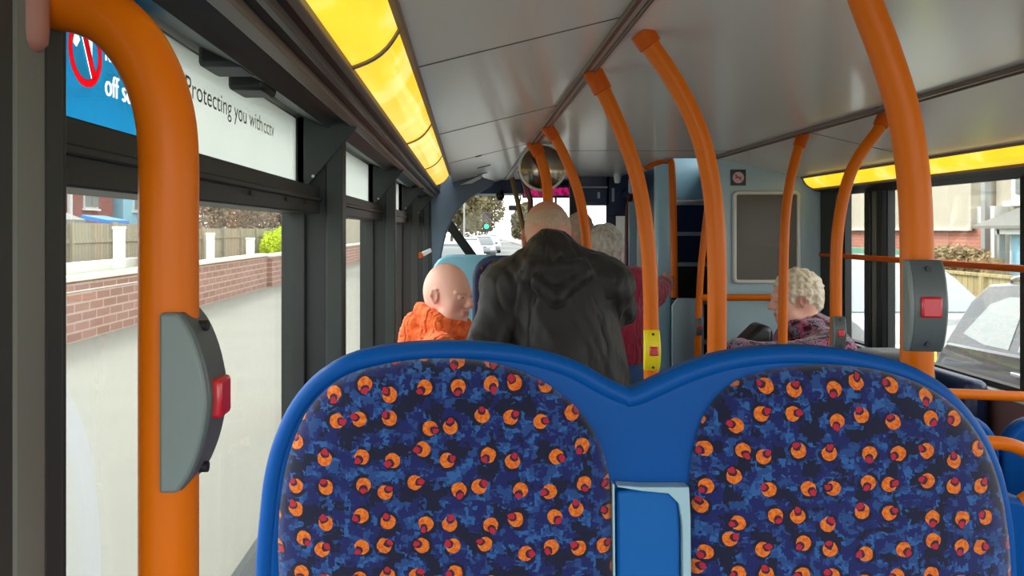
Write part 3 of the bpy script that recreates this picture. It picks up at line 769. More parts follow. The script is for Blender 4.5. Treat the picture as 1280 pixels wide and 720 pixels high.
bell(p10, P(1047, 415, 2.48), math.radians(-95), .95)
pole('upright orange handrail on the pale blue stair column, held by the woman in red', [(833, 196), (838, 200), (840, 215), (842, 290), (843, 372)], 4.38, .019, floor=None, name='stair_handrail')
pole('short orange rail bent along the ceiling in front of the stairs', [(805, 212), (818, 205), (836, 200)], 4.3, .013, floor=None, name='stair_handrail', mat='orange_dark')
p11 = pole('thin orange stair pole with a tiny grey bell box, leaning beside the dark steps', [(886, 250), (881, 290), (876, 340), (873, 400), (872, 460)], 3.95, .0165)
bell(p11, P(873, 408, 3.94), math.radians(-90), .85)
pole('level orange guard rail across the bulkhead below the board', [(872, 372), (900, 372), (940, 372), (976, 372), (980, 372)], 3.95, .0165, floor=None, name='guard_rail', ys=[3.95, 3.95, 3.95, 3.96, 4.1])

# seats -----------------------------------------------------------------
def pad(poly, Y, bulge, sgn=-1, rings=9):
    """pillow shaped upholstery on an outline; poly (x,z)"""
    mb = MB(); cx = sum(p[0] for p in poly)/len(poly); cz = sum(p[1] for p in poly)/len(poly); n = len(poly)
    vs = []; 
    for i in range(rings):
        s = 1-(i/(rings))**1.4*.97
        e = 1-(1-i/rings)**3
        for p in poly: vs.append((cx+(p[0]-cx)*s, Y+sgn*bulge*e, cz+(p[1]-cz)*s))
    fs = [(i*n+k, i*n+(k+1) % n, (i+1)*n+(k+1) % n, (i+1)*n+k) for i in range(rings-1) for k in range(n)]
    fs.append(tuple((rings-1)*n+k for k in range(n)))
    back = [(p[0], Y-sgn*.02, p[1]) for p in poly]; b0 = len(vs); vs += back
    fs += [(k, (k+1) % n, b0+(k+1) % n, b0+k) for k in range(n)]
    fs.append(tuple(b0+k for k in range(n)))
    return mb.add(vs, fs)
def clipz(poly, z): return [(x, max(z, zz)) for x, zz in poly]

YS = .88
seat = thing('double_seat', 'blue double seat in the foreground with two patterned backrests facing the camera', 'seat', (.18, .95, .28))
S = lambda x, y: P(x, y, YS)[0::2]
outl = [(322, 760), (322, 700), (327, 640), (333, 590), (345, 545), (366, 502), (398, 467), (440, 446), (500, 435), (560, 432), (620, 435), (668, 443), (712, 457), (750, 478), (792, 493), (832, 478), (868, 462), (915, 447), (970, 439), (1030, 438), (1090, 446), (1145, 461), (1190, 487), (1225, 525), (1250, 572), (1264, 625), (1272, 690), (1272, 760)]
zseat = .74
shell = [S(*p) for p in outl]
shell = [(shell[0][0]+.02, zseat-.05)]+[(v.x, v.y) for v in catmull([Vector((a, b, 0)) for a, b in shell], 4)]+[(shell[-1][0]-.02, zseat-.05)]
MB().prism(shell, 'y', .885, .945).build('seat_shell', M['blue'], seat, bevel=.016, bseg=4)
# rounded lip following the top edge
lip = [(x, .888, z) for x, z in shell[1:-1]]
cxs = .18
MB().tube([(x+(.006 if x < cxs else -.006), y+.006, z-.008) for x, y, z in lip], .0115, 14, 0).build('rim', M['blue'], seat, smooth=60)
padL = [(352, 760), (348, 680), (353, 610), (366, 555), (388, 508), (425, 474), (470, 458), (520, 450), (570, 449), (620, 455), (668, 472), (708, 498), (738, 532), (757, 575), (764, 630), (766, 690), (764, 760)]
padR = [(864, 760), (861, 690), (862, 620), (868, 560), (886, 512), (920, 478), (965, 463), (1015, 457), (1065, 458), (1115, 467), (1162, 486), (1200, 515), (1229, 556), (1248, 605), (1258, 660), (1262, 710), (1260, 760)]
for q, pp in enumerate((padL, padR)):
    poly = smooth2([S(*p) for p in pp], 4, False)
    poly = [(poly[0][0], zseat)]+poly+[(poly[-1][0], zseat)]
    MB().add(*(lambda m: (m.v, m.f))(pad(poly, .878, .02))).build('backrest_pad', M['moquette'], seat, smooth=60)
# centre inset panel; pale strips stand in for light seen between the seats
MB().prism([S(770, 640), S(770, 612), S(790, 610), S(835, 612), S(846, 625), S(848, 660), S(848, 760), S(770, 760)], 'y', .872, .886).build('centre_panel', M['blue_mid'], seat, bevel=.003)
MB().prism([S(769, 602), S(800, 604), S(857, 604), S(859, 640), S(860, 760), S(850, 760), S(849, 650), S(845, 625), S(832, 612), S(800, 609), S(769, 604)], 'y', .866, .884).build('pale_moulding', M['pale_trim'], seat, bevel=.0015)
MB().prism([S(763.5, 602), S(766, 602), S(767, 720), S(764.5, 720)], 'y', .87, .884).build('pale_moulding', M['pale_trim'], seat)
for x0, x1 in ((-.15, .17), (.22, .59)):
    MB().box(x0, x1, .46, .9, zseat-.1, zseat).build('cushion', M['moquette'], seat, bevel=.03, bseg=4)
MB().box(-.15, .59, .5, .93, zseat-.14, zseat-.09).build('seat_pan', M['blue'], seat, bevel=.01)
for x in (-.05, .45):
    MB().box(x-.03, x+.03, .62, .68, .28, zseat-.13).build('leg', M['alu_dark'], seat, bevel=.006)

def small_seat(label, x0, x1, y, top, shell_m, fab, facing=1, base=0, handle=None, group=None, width_r=.07):
    """single seat, its back towards -Y when facing=1"""
    t = thing('bus_seat', label, 'seat', ((x0+x1)/2, y, base), group=group)
    w = x1-x0; r = .11
    def outline(i=0.0, zb_=None):
        pts = [(x0+i, base+.42 if zb_ is None else zb_)]
        for q in range(7):
            a = math.pi-q*math.pi/12; pts.append((x0+r+(r-i)*math.cos(a), top-r+(r-i)*math.sin(a)))
        for q in range(7):
            a = math.pi/2-q*math.pi/12; pts.append((x1-r+(r-i)*math.cos(a), top-r+(r-i)*math.sin(a)))
        pts.append((x1-i, base+.42 if zb_ is None else zb_)); return pts
    MB().prism(outline(), 'y', y, y+.05).build('seat_shell', M[shell_m], t, bevel=.014, bseg=3)
    if fab:
        ff = y-.004 if facing < 0 else y+.054
        pad(outline(.022, base+.5), ff, .015, facing).build('backrest_pad', M['moquette_dark' if facing < 0 else 'moquette'], t, smooth=60)
    ys = (y+.05, y+.45) if facing > 0 else (y-.4, y)
    MB().box(x0+.01, x1-.01, ys[0], ys[1], base+.38, base+.47).build('cushion', M['moquette'], t, bevel=.025, bseg=3)
    MB().box((x0+x1)/2-.04, (x0+x1)/2+.04, (ys[0]+ys[1])/2-.04, (ys[0]+ys[1])/2+.04, base, base+.39).build('leg', M['alu_dark'], t)
    if handle:
        MB().tube(handle, .0145, 14, 6).build('grab_handle', M['orange'], t, smooth=60)
    return t
# right hand rows, backs towards the camera
small_seat('blue backed seat by the right window with a long orange grab rail on top', 1.19, 1.50, 2.25, EYE-.52, 'blue', True, 1, .2,
           [(1.06, 2.27, EYE-.56), (1.07, 2.26, EYE-.50), (1.13, 2.25, EYE-.462), (1.3, 2.25, EYE-.46), (1.52, 2.25, EYE-.468), (1.74, 2.25, EYE-.48), (1.79, 2.26, EYE-.52), (1.8, 2.27, EYE-.57)])
small_seat('blue backed window seat against the maroon right side wall', 1.51, 1.80, 2.25, EYE-.53, 'blue', True, 1, .2)
small_seat('blue seat back at the right frame edge with a short curved orange handle', .88, 1.24, 1.68, EYE-.56, 'blue', True, 1, .28,
           [(1.0, 1.70, EYE-.60), (1.0, 1.68, EYE-.52), (1.03, 1.67, EYE-.455), (1.10, 1.67, EYE-.445), (1.16, 1.67, EYE-.46), (1.195, 1.67, EYE-.50), (1.19, 1.68, EYE-.55), (1.165, 1.70, EYE-.585)])
small_seat('blue seat beside the aisle seat, nearest the right window rail', 1.26, 1.62, 1.68, EYE-.56, 'blue', True, 1, .28)
# seats ahead on the left
small_seat('pale blue plastic seat back rising behind the bald man in orange', -.2, .2, 4.45, EYE-.14, 'blue_pale', False, -1, .2)
small_seat('dark patterned seat back between the man in orange and the black jacket', .02, .42, 3.85, EYE-.125, 'navy2', True, -1, .2)
small_seat('patterned seat hidden under the bald man in the orange hoodie', -.24, .16, 3.42, EYE-.50, 'blue', True, -1, .2)
# sideways bench on the right, its back against the window wall
bn = thing('side_bench', 'sideways patterned bench with its back under the far right windows', 'bench', (1.6, 3.3, 0))
MB().box(1.35, 1.78, 2.75, 3.95, .38, .5).build('cushion', M['moquette'], bn, bevel=.03, bseg=3)
MB().box(1.72, 1.80, 2.75, 3.95, .45, 1.06).build('backrest', M['navy'], bn, bevel=.03, bseg=3)
MB().box(1.45, 1.78, 2.78, 3.92, 0, .38).build('base', M['wall_low'], bn)
bg = thing('shopping_bag', 'dark padded bag lying on the bench below the right windows', 'bag', (1.5, 2.95, .5))
MB().box(1.44, 1.70, 2.85, 3.13, .505, 1.13).build('bag_body', M['bag'], bg, bevel=.08, bseg=5)
MB().tube([(1.43, 2.9, 1.0), (1.425, 2.95, .9), (1.425, 3.0, .9), (1.43, 3.05, 1.0)], .01, 10).build('strap', M['bag'], bg)
# podiums
struct('floor_podium_left', MB().box(XL, .47, 3.0, 5.0, 0, .2), M['floor'], 'raised seat podium on the left', bevel=.01)
struct('floor_podium_right', MB().box(.86, XR, 1.9, 2.72, 0, .2), M['floor'], 'raised seat podium on the right', bevel=.01)

# ================================================================== people
class Sdf:
    def __init__(s, lo, hi, h, fine=()):
        s.ax = []
        for a in range(3):
            cuts = [(f[0][a], f[1][a], f[2]) for f in fine]; v = lo[a]; out = [v]
            while v < hi[a]:
                st = h
                for c0, c1, h2 in cuts:
                    if c0-h <= v <= c1: st = min(st, h2)
                v += st; out.append(v)
            s.ax.append(np.array(out, np.float32))
        s.F = np.full([len(a) for a in s.ax], .2, np.float32)
    def _sub(s, lo, hi):
        sl = []
        for a in range(3):
            i = max(0, np.searchsorted(s.ax[a], lo[a])-1); j = min(len(s.ax[a]), np.searchsorted(s.ax[a], hi[a])+1)
            if j <= i: return None
            sl.append(slice(i, j))
        return tuple(sl)
    def _grid(s, sl):
        return (s.ax[0][sl[0]][:, None, None], s.ax[1][sl[1]][None, :, None], s.ax[2][sl[2]][None, None, :])
    def _comb(s, sl, d, k, op):
        F = s.F[sl]
        if op == 'u':
            h = np.clip(.5+.5*(F-d)/k, 0, 1); s.F[sl] = F*(1-h)+d*h-k*h*(1-h)
        else:
            d = -d; h = np.clip(.5-.5*(F-d)/k, 0, 1); s.F[sl] = F*(1-h)+d*h+k*h*(1-h)
    def cap(s, a, b, ra, rb=None, k=.012, B=None, sc=(1, 1, 1), op='u'):
        rb = ra if rb is None else rb
        a = np.array(a, np.float32); b = np.array(b, np.float32); m = max(ra, rb)*max(max(sc), 1)+k+.03
        sl = s._sub(np.minimum(a, b)-m, np.maximum(a, b)+m)
        if sl is None: return s
        X, Y, Z = s._grid(sl)
        q = [X-a[0], Y-a[1], Z-a[2]]; ab = b-a
        if B is not None:
            B = np.array(B, np.float32)
            q = [sum(B[i][j]*q[j] for j in range(3)) for i in range(3)]; ab = B @ ab
        q = [q[i]/sc[i] for i in range(3)]; ab = ab/np.array(sc, np.float32)
        L = float(ab @ ab)+1e-9
        t = np.clip((q[0]*ab[0]+q[1]*ab[1]+q[2]*ab[2])/L, 0, 1)
        d = np.sqrt((q[0]-t*ab[0])**2+(q[1]-t*ab[1])**2+(q[2]-t*ab[2])**2)-(ra+(rb-ra)*t)
        s._comb(sl, (d*min(sc)).astype(np.float32) if min(sc) < 1 else d.astype(np.float32), k, op); return s
    def ell(s, c, r, B=None, k=.012, op='u'):
        c = np.array(c, np.float32); m = max(r)+k+.03
        sl = s._sub(c-m, c+m)
        if sl is None: return s
        X, Y, Z = s._grid(sl); q = [X-c[0], Y-c[1], Z-c[2]]
        if B is not None:
            B = np.array(B, np.float32); q = [sum(B[i][j]*q[j] for j in range(3)) for i in range(3)]
        k0 = np.sqrt(sum((q[i]/r[i])**2 for i in range(3))); k1 = np.sqrt(sum((q[i]/r[i]**2)**2 for i in range(3)))+1e-6
        s._comb(sl, (k0*(k0-1)/k1).astype(np.float32), k, op); return s
    def cut_below(s, z, k=.006):
        Z = s.ax[2][None, None, :]; s.F = np.maximum(s.F, (z-Z).astype(np.float32)); return s
    def warp(s, fn):
        X, Y, Z = s._grid((slice(None),)*3); s.F = s.F+fn(X, Y, Z).astype(np.float32); return s
    def mesh(s):
        F = s.F; F[0] = F[-1] = .1; F[:, 0] = F[:, -1] = .1; F[:, :, 0] = F[:, :, -1] = .1
        S = F < 0
        c = np.zeros([n-1 for n in F.shape], np.int8)
        offs = [(i, j, k) for i in (0, 1) for j in (0, 1) for k in (0, 1)]
        sh = [n-1 for n in F.shape]
        for o in offs: c += S[o[0]:o[0]+sh[0], o[1]:o[1]+sh[1], o[2]:o[2]+sh[2]]
        act = np.argwhere((c > 0) & (c < 8)); idx = -np.ones(sh, np.int64); idx[tuple(act.T)] = np.arange(len(act))
        pos = np.zeros((len(act), 3)); cnt = np.zeros(len(act))
        val = {o: F[act[:, 0]+o[0], act[:, 1]+o[1], act[:, 2]+o[2]] for o in offs}
        cor = {o: np.stack([s.ax[a][act[:, a]+o[a]] for a in range(3)], 1) for o in offs}
        for o in offs:
            for a in range(3):
                if o[a]: continue
                p = tuple(v+(1 if i == a else 0) for i, v in enumerate(o))
                m = (val[o] < 0) != (val[p] < 0)
                t = np.where(m, val[o]/(val[o]-val[p]+1e-12), 0)[:, None]
                pos += np.where(m[:, None], cor[o]*(1-t)+cor[p]*t, 0); cnt += m
        pos /= cnt[:, None]
        faces = []
        for a in range(3):
            b, c2 = (a+1) % 3, (a+2) % 3
            sl0 = [slice(1, -1)]*3; sl1 = [slice(1, -1)]*3
            sl0[a] = slice(0, -1); sl1[a] = slice(1, None)
            s0 = S[tuple(sl0)]; s1 = S[tuple(sl1)]
            e = np.argwhere(s0 != s1)
            if not len(e): continue
            flip = s0[tuple(e.T)]
            base = e.copy(); base[:, b] += 1; base[:, c2] += 1
            def cell(db, dc):
                q = base.copy(); q[:, b] -= db; q[:, c2] -= dc; return idx[q[:, 0], q[:, 1], q[:, 2]]
            f = np.stack([cell(1, 1), cell(0, 1), cell(0, 0), cell(1, 0)], 1)
            f[~flip] = f[~flip][:, ::-1]; faces.append(f)
        return pos, np.concatenate(faces)

def np_obj(name, vf, mat, parent, tone=None, smooth_it=0):
    v, f = vf
    inv = np.array(wm(parent).inverted()); v = v @ inv[:3, :3].T+inv[:3, 3]
    me = bpy.data.meshes.new(name)
    me.vertices.add(len(v)); me.vertices.foreach_set('co', v.astype(np.float32).ravel())
    me.loops.add(f.size); me.loops.foreach_set('vertex_index', f.astype(np.int32).ravel())
    me.polygons.add(len(f)); me.polygons.foreach_set('loop_start', np.arange(0, f.size, 4, dtype=np.int32))
    me.polygons.foreach_set('loop_total', np.full(len(f), 4, np.int32))
    me.update(calc_edges=True); me.validate(); me.shade_smooth()
    me.materials.append(mat)
    if tone is not None:
        ca = me.color_attributes.new('Tone', 'FLOAT_COLOR', 'POINT')
        t = np.clip(tone(vf[0]), 0, 1); ca.data.foreach_set('color', np.stack([t, t, t, np.ones_like(t)], 1).astype(np.float32).ravel())
    o = bpy.data.objects.new(name, me); C.objects.link(o); o.parent = parent
    if smooth_it:
        sm = o.modifiers.new('sm', 'SMOOTH'); sm.factor = .5; sm.iterations = smooth_it
    return o

def V(*a): return np.array(a, float)
def unit(v): v = np.array(v, float); return v/np.linalg.norm(v)
def frame(f, up=(0, 0, 1)):
    f = unit(f); r = unit(np.cross(f, up)); u = np.cross(r, f); return np.array([r, f, u])

def head(S, c, B, s=1.0, jaw=1.0, old=0):
    L = lambda x, y, z: np.array(c)+s*(x*B[0]+y*B[1]+z*B[2])
    E = lambda p, r, k=.012, op='u': S.ell(L(*p), tuple(v*s for v in r), B, k*s, op)
    K = lambda a, b, ra, rb=None, k=.008, op='u': S.cap(L(*a), L(*b), ra*s, (rb or ra)*s, k*s, op=op)
    E((0, -.012, .036), (.076, .096, .092), .03)
    E((0, -.045, .0), (.066, .062, .07), .03)
    E((0, .035, -.02), (.062*jaw, .062, .085), .03)
    E((0, .042, -.078), (.045*jaw, .048, .036), .03)
    E((0, .078, -.092), (.02, .016, .016), .016)               # chin
    for x in (-1, 1):
        E((x*.042, .055, -.028), (.024, .026, .026), .02)      # cheeks
        E((x*.045*jaw, .03, -.075), (.024, .035, .028), .02)   # jowl
        K((x*.014, .094, .026), (x*.05, .076, .024), .0085, .006, .012)   # brow
        E((x*.031, .101, .008), (.019, .015, .012), .008, 's')   # socket
        E((x*.031, .084, .006), (.0135, .0125, .0125), .003)     # eyeball mass under the lids
        K((x*.017, .0945, .0105), (x*.043, .0865, .0095), .0046, .004, .004)   # upper lid
        K((x*.018, .0925, .0002), (x*.042, .0865, -.0002), .0032, .0028, .004)
        E((x*.0115, .103, -.030), (.0085, .010, .0075), .006)    # nostril wing
        # ear
        E((x*.079, -.008, .0), (.007, .018, .031), .006)
        K((x*.084, -.020, .022), (x*.087, -.024, -.002), .005, .005, .004)
        K((x*.084, -.020, .022), (x*.082, .0, .027), .005, .004, .004)
        K((x*.087, -.024, -.002), (x*.080, -.006, -.028), .005, .006, .004)
        E((x*.086, -.006, -.002), (.005, .008, .013), .004, 's')
        K((x*.028, .080, -.035), (x*.032, .078, -.058), .0016, .0016, .006, 's')  # nasolabial fold
    K((0, .093, .014), (0, .113, -.022), .0095, .0125, .012)
    E((0, .113, -.026), (.0125, .012, .010), .008)
    for x in (-1, 1): E((x*.006, .113, -.037), (.0038, .005, .003), .002, 's')
    K((-.020, .088, -.054), (.020, .088, -.054), .0062, .0062, .008)
    K((-.018, .090, -.066), (.018, .090, -.066), .0068, .0068, .008)
    K((-.021, .101, -.060), (.021, .101, -.060), .0026, .0026, .003, 's')
    return L
def hand(S, w, d, n, side, s=1.0, curl=.9, k=.006):
    """w wrist, d finger direction, n palm normal (towards the palm), side = thumb side sign"""
    d = unit(d); n = unit(n-d*np.dot(n, d)); r = np.cross(d, n)*side
    w = np.array(w, float); pc = w+d*.05*s
    S.ell(pc, (.042*s, .014*s, .05*s), np.array([r, n, d]), .01)
    S.cap(w-d*.03*s, w+d*.02*s, .026*s, .026*s, .02)
    for i, (o, L) in enumerate(((.030, .070), (.010, .078), (-.010, .073), (-.030, .058))):
        p = w+d*.088*s+r*o*s
        a = curl*.55; d1 = d*math.cos(a)+n*math.sin(a)
        a = curl*1.5; d2 = d*math.cos(a)+n*math.sin(a)
        a = curl*2.2; d3 = d*math.cos(a)+n*math.sin(a)
        q1 = p+d1*L*.45*s; q2 = q1+d2*L*.32*s; q3 = q2+d3*L*.25*s
        S.cap(p-d*.01*s, q1, .0092*s, .0084*s, .003); S.cap(q1, q2, .0084*s, .0078*s, .002); S.cap(q2, q3, .0078*s, .0068*s, .002)
    b = w+d*.03*s+r*.03*s; t1 = b+unit(r*.75+d*.55+n*.4)*.038*s; t2 = t1+unit(d*.75+n*.75+r*.05)*.032*s
    S.cap(b, t1, .013*s, .0105*s, .008); S.cap(t1, t2, .0105*s, .008*s, .003)

def person(name, label, J, base, skin_m, parts, seed=0, h=.011, headfine=.0042, handfine=None, s=1.0, jaw=1.0, hs=None, tone=1.0):
    """J: joints. parts: list of callables building the clothes"""
    hs = hs or s
    t = thing(name, label, 'person', base)
    pts = np.array([v for k, v in J.items() if k not in ('f', 'hf', 'hu', 'hands')])
    lo, hi = pts.min(0)-.22, pts.max(0)+.22; lo[2] = min(lo[2], base[2]-.03)
    hd = np.array(J['head'])
    fine = [(hd-V(.12, .12, .13)*hs*1.05, hd+V(.12, .12, .14)*hs*1.05, headfine)]
    for hn in J['hands']:
        if hn.get('fine'):
            w = np.array(J['wr'+hn['s']]); c = w+unit(hn['d'])*.07; fine.append((c-.075, c+.075, hn['fine']))
    S = Sdf(lo, hi, h, fine)
    B = frame(J['f']); HB = frame(J['hf'], J.get('hu', (0, 0, 1)))
    L = head(S, hd, HB, hs, jaw)
    nb = np.array(J['neck'])
    S.cap(L(0, -.03, -.05), nb, .056*hs, .062*hs, .03)
    sh = (np.array(J['shL'])+np.array(J['shR']))/2
    pel = np.array(J['pel']); mid = sh*.45+pel*.55
    S.cap(sh-V(0, 0, .06), mid, .125*s, .13*s, .03, B, (1.12, .78, 1)); S.cap(mid, pel, .13*s, .135*s, .03, B, (1.15, .85, 1))
    S.cap(J['shL'], J['shR'], .055*s, .055*s, .04)
    S.cap(nb, sh, .06*s, .07*s, .04)
    for q in 'LR':
        S.cap(J['sh'+q], J['el'+q], .05*s, .040*s, .02); S.cap(J['el'+q], J['wr'+q], .040*s, .026*s, .012)
        S.cap(J['hip'+q], J['kn'+q], .082*s, .055*s, .03); S.cap(J['kn'+q], J['an'+q], .055*s, .036*s, .02)
        a = np.array(J['an'+q]); f = B[1]*V(1, 1, 0)
        S.cap(a-f*.03-V(0, 0, .03), a+f*.13-V(0, 0, .05), .035, .028, .02)
    for hn in J['hands']:
        hand(S, J['wr'+hn['s']], hn['d'], hn['n'], hn.get('side', 1), hn.get('sc', .95), hn.get('curl', .8))
    def tonef(v):
        q = (v-hd) @ HB.T/hs
        lip = np.exp(-((q[:, 0]/.022)**4+((q[:, 1]-.095)/.02)**4+((q[:, 2]+.06)/.010)**4))*.7
        chk = np.exp(-(((np.abs(q[:, 0])-.045)/.02)**2+((q[:, 1]-.07)/.04)**2+((q[:, 2]+.025)/.02)**2))*.30
        nose = np.exp(-((q[:, 0]/.014)**2+((q[:, 1]-.118)/.015)**2+((q[:, 2]+.028)/.012)**2))*.35
        ear = (np.abs(q[:, 0]) > .08)*.35
        return (lip+chk+nose+ear)*tone
    body = np_obj('body', S.mesh(), skin_m, t, tonef, 2)
    for x in (-1, 1):
        for nm, r, dy, mt in (('eye', .0122, .0, 'eye'), ('iris', .0060, .0074, 'iris')):
            c = L(x*.031, .0835+dy, .006)
            e = MB().lathe([(r*hs*math.sin(a*math.pi/10), -r*hs*math.cos(a*math.pi/10)) for a in range(11)], c, 'z', 14).build(nm, M[mt], t if nm == 'eye' else last)
            last = e
    for fn in parts: fn(t, J, B, HB, L, lo, hi)
    return t

def folds(amp, sc, seed=0, d=(1, .6, 1.4)):
    def fn(X, Y, Z):
        a = X*sc*d[0]; b = Y*sc*d[1]; c = Z*sc*d[2]
        w = np.sin(a*1.3+seed+1.7*np.sin(c*.7+b))+np.sin(b*1.9+c*.6+seed*2+1.3*np.sin(a*.9))
        w2 = np.sin(a*2.3+c*2.9+seed*3+1.5*np.sin(b*1.7+w))
        return -amp*(.35*w+.4*(1-np.abs(w2))*1.2)
    return fn
def upper(mat, infl=.022, hem=.9, h=.0095, name='jacket', fold=(.006, 22), seed=0, extra=None, sleeve=1.0, s=1.0, wide=1.0, cuff=.93, slim=1.0, armk=.03):
    def fn(t, J, B, HB, L, lo, hi):
        S = Sdf(lo, hi, h)
        sh = (np.array(J['shL'])+np.array(J['shR']))/2; pel = np.array(J['pel']); mid = sh*.45+pel*.55
        i = infl
        S.cap(sh-V(0, 0, .06), mid, .128*s+i, .135*s+i, .03, B, (1.12*wide, .8, 1)); S.cap(mid, pel-V(0, 0, .06), .135*s+i, .15*s+i, .04, B, (1.15*wide, .86, 1))
        S.cap(J['shL'], J['shR'], .058*s+i, .058*s+i, .05)
        nb = np.array(J['neck']); S.cap(nb, sh, .056*s+i, .07*s+i, .05)
        for q in 'LR':
            S.cap(J['sh'+q], J['el'+q], .055*s+i, .045*s+i*slim, armk)
            e, w = np.array(J['el'+q]), np.array(J['wr'+q]); S.cap(e, e+(w-e)*cuff, .045*s+i*slim, .034*s+i*.8, .02)
        if extra: extra(S, J, B, HB, L)
        S.warp(folds(*fold) if len(fold) > 2 else folds(*fold, seed)); S.cut_below(hem)
        return np_obj(name, S.mesh(), M[mat], t, None, 1)
    return fn
def lower(mat, infl=.014, h=.012, seed=0, s=1.0):
    def fn(t, J, B, HB, L, lo, hi):
        S = Sdf(lo, hi, h); pel = np.array(J['pel'])
        S.cap(pel+V(0, 0, .05), pel-V(0, 0, .02), .135*s+infl, .135*s+infl, .03, B, (1.12, .88, 1))
        for q in 'LR':
            S.cap(J['hip'+q], J['kn'+q], .085*s+infl, .06*s+infl, .03)
            k, a = np.array(J['kn'+q]), np.array(J['an'+q]); S.cap(k, k+(a-k)*.97, .06*s+infl, .045*s+infl, .02)
        S.warp(folds(.005, 20, seed))
        np_obj('trousers', S.mesh(), M[mat], t, None, 1)
    return fn
def shoes(mat='shoe'):
    def fn(t, J, B, HB, L, lo, hi):
        f = B[1]*V(1, 1, 0)
        for q in 'LR':
            a = np.array(J['an'+q]); S = Sdf(a-V(.25, .25, .12), a+V(.25, .25, .08), .009)
            S.cap(a-f*.035-V(0, 0, .04), a+f*.14-V(0, 0, .052), .045, .038, .02); S.cap(a-V(0, 0, .03), a+V(0, 0, .0), .046, .05, .02)
            S.cut_below(a[2]-.082)
            np_obj('shoe', S.mesh(), M[mat], t)
    return fn
def hair(mat, fn_, name='hair', h=.0045, rough=(.004, 90)):
    def fn(t, J, B, HB, L, lo, hi):
        c = L(0, 0, 0); S = Sdf(c-.17, c+.17, h)
        fn_(S, HB, L)
        a, f = rough
        S.warp(lambda X, Y, Z: a*(np.sin(X*f+2*np.sin(Y*f*.7))+np.sin(Y*f*1.1+2*np.sin(Z*f*.8))+np.sin(Z*f*1.2+2*np.sin(X*f*.6)))*.5)
        np_obj(name, S.mesh(), M[mat], t, None, 1)
    return fn

# --- man in the black jacket, seen from behind in the aisle
Jm = dict(f=(0, 1, 0), hf=(-.05, .93, -.28), hu=(0, .1, 1),
    head=V(.262, 2.66, 1.548), neck=V(.275, 2.6, 1.44), shL=V(.128, 2.6, 1.385), shR=V(.452, 2.6, 1.40),
    elL=V(.048, 2.50, 1.19), wrL=V(.11, 2.74, 1.15), elR=V(.500, 2.66, 1.315), wrR=V(.462, 2.83, 1.33),
    pel=V(.325, 2.58, .98), hipL=V(.235, 2.58, .92), hipR=V(.415, 2.58, .92), knL=V(.23, 2.60, .50), knR=V(.42, 2.60, .50),
    anL=V(.22, 2.56, .085), anR=V(.43, 2.56, .085),
    hands=[dict(s='L', d=(.2, .9, .1), n=(.8, -.1, -.3), side=1, curl=.6), dict(s='R', d=(-.35, .6, .5), n=(-.3, .7, .1), side=-1, curl=.9)])
def collar(S, J, B, HB, L):
    S.cap(V(.268, 2.57, 1.515), V(.268, 2.56, 1.45), .066, .09, .03)
    for x in (.125, .45): S.cap(V(.268, 2.57, 1.50), V(x, 2.58, 1.40), .062, .078, .04)
    S.cap(V(.20, 2.50, 1.46), V(.345, 2.50, 1.465), .028, .028, .008)
    S.cap(V(.18, 2.49, 1.44), V(.272, 2.47, 1.37), .022, .022, .012); S.cap(V(.365, 2.49, 1.445), V(.272, 2.47, 1.37), .022, .022, .012)
    S.cap(V(.31, 2.6, 1.30), V(.325, 2.6, 1.0), .158, .175, .03, None, (1.14, .78, 1))
def hair_fringe(S, HB, L):
    hs = 1.0
    S.ell(L(0, -.014, .03), (.0785, .0985, .089), HB, .01)
    S.ell(L(0, .05, .06), (.12, .10, .14), HB, .01, 's')
    S.ell(L(0, -.02, .11), (.072, .085, .062), HB, .01, 's')
    for x in (-1, 1): S.ell(L(x*.082, -.006, .0), (.014, .022, .034), HB, .004, 's')
man = person('person', 'bald person with grey fringe in a black jacket standing with back to the camera', Jm, (.32, 2.58, 0), M['skin_tan'],
    [upper('jacket', .026, .86, .0085, 'jacket', (.009, 15, 1.3, (1.5, .6, .7)), 1.3, collar, wide=.98, slim=.55, armk=.012), lower('trous'), shoes(), hair('hair_stub', hair_fringe, h=.004, rough=(.0012, 160))], s=1.04, hs=.98)

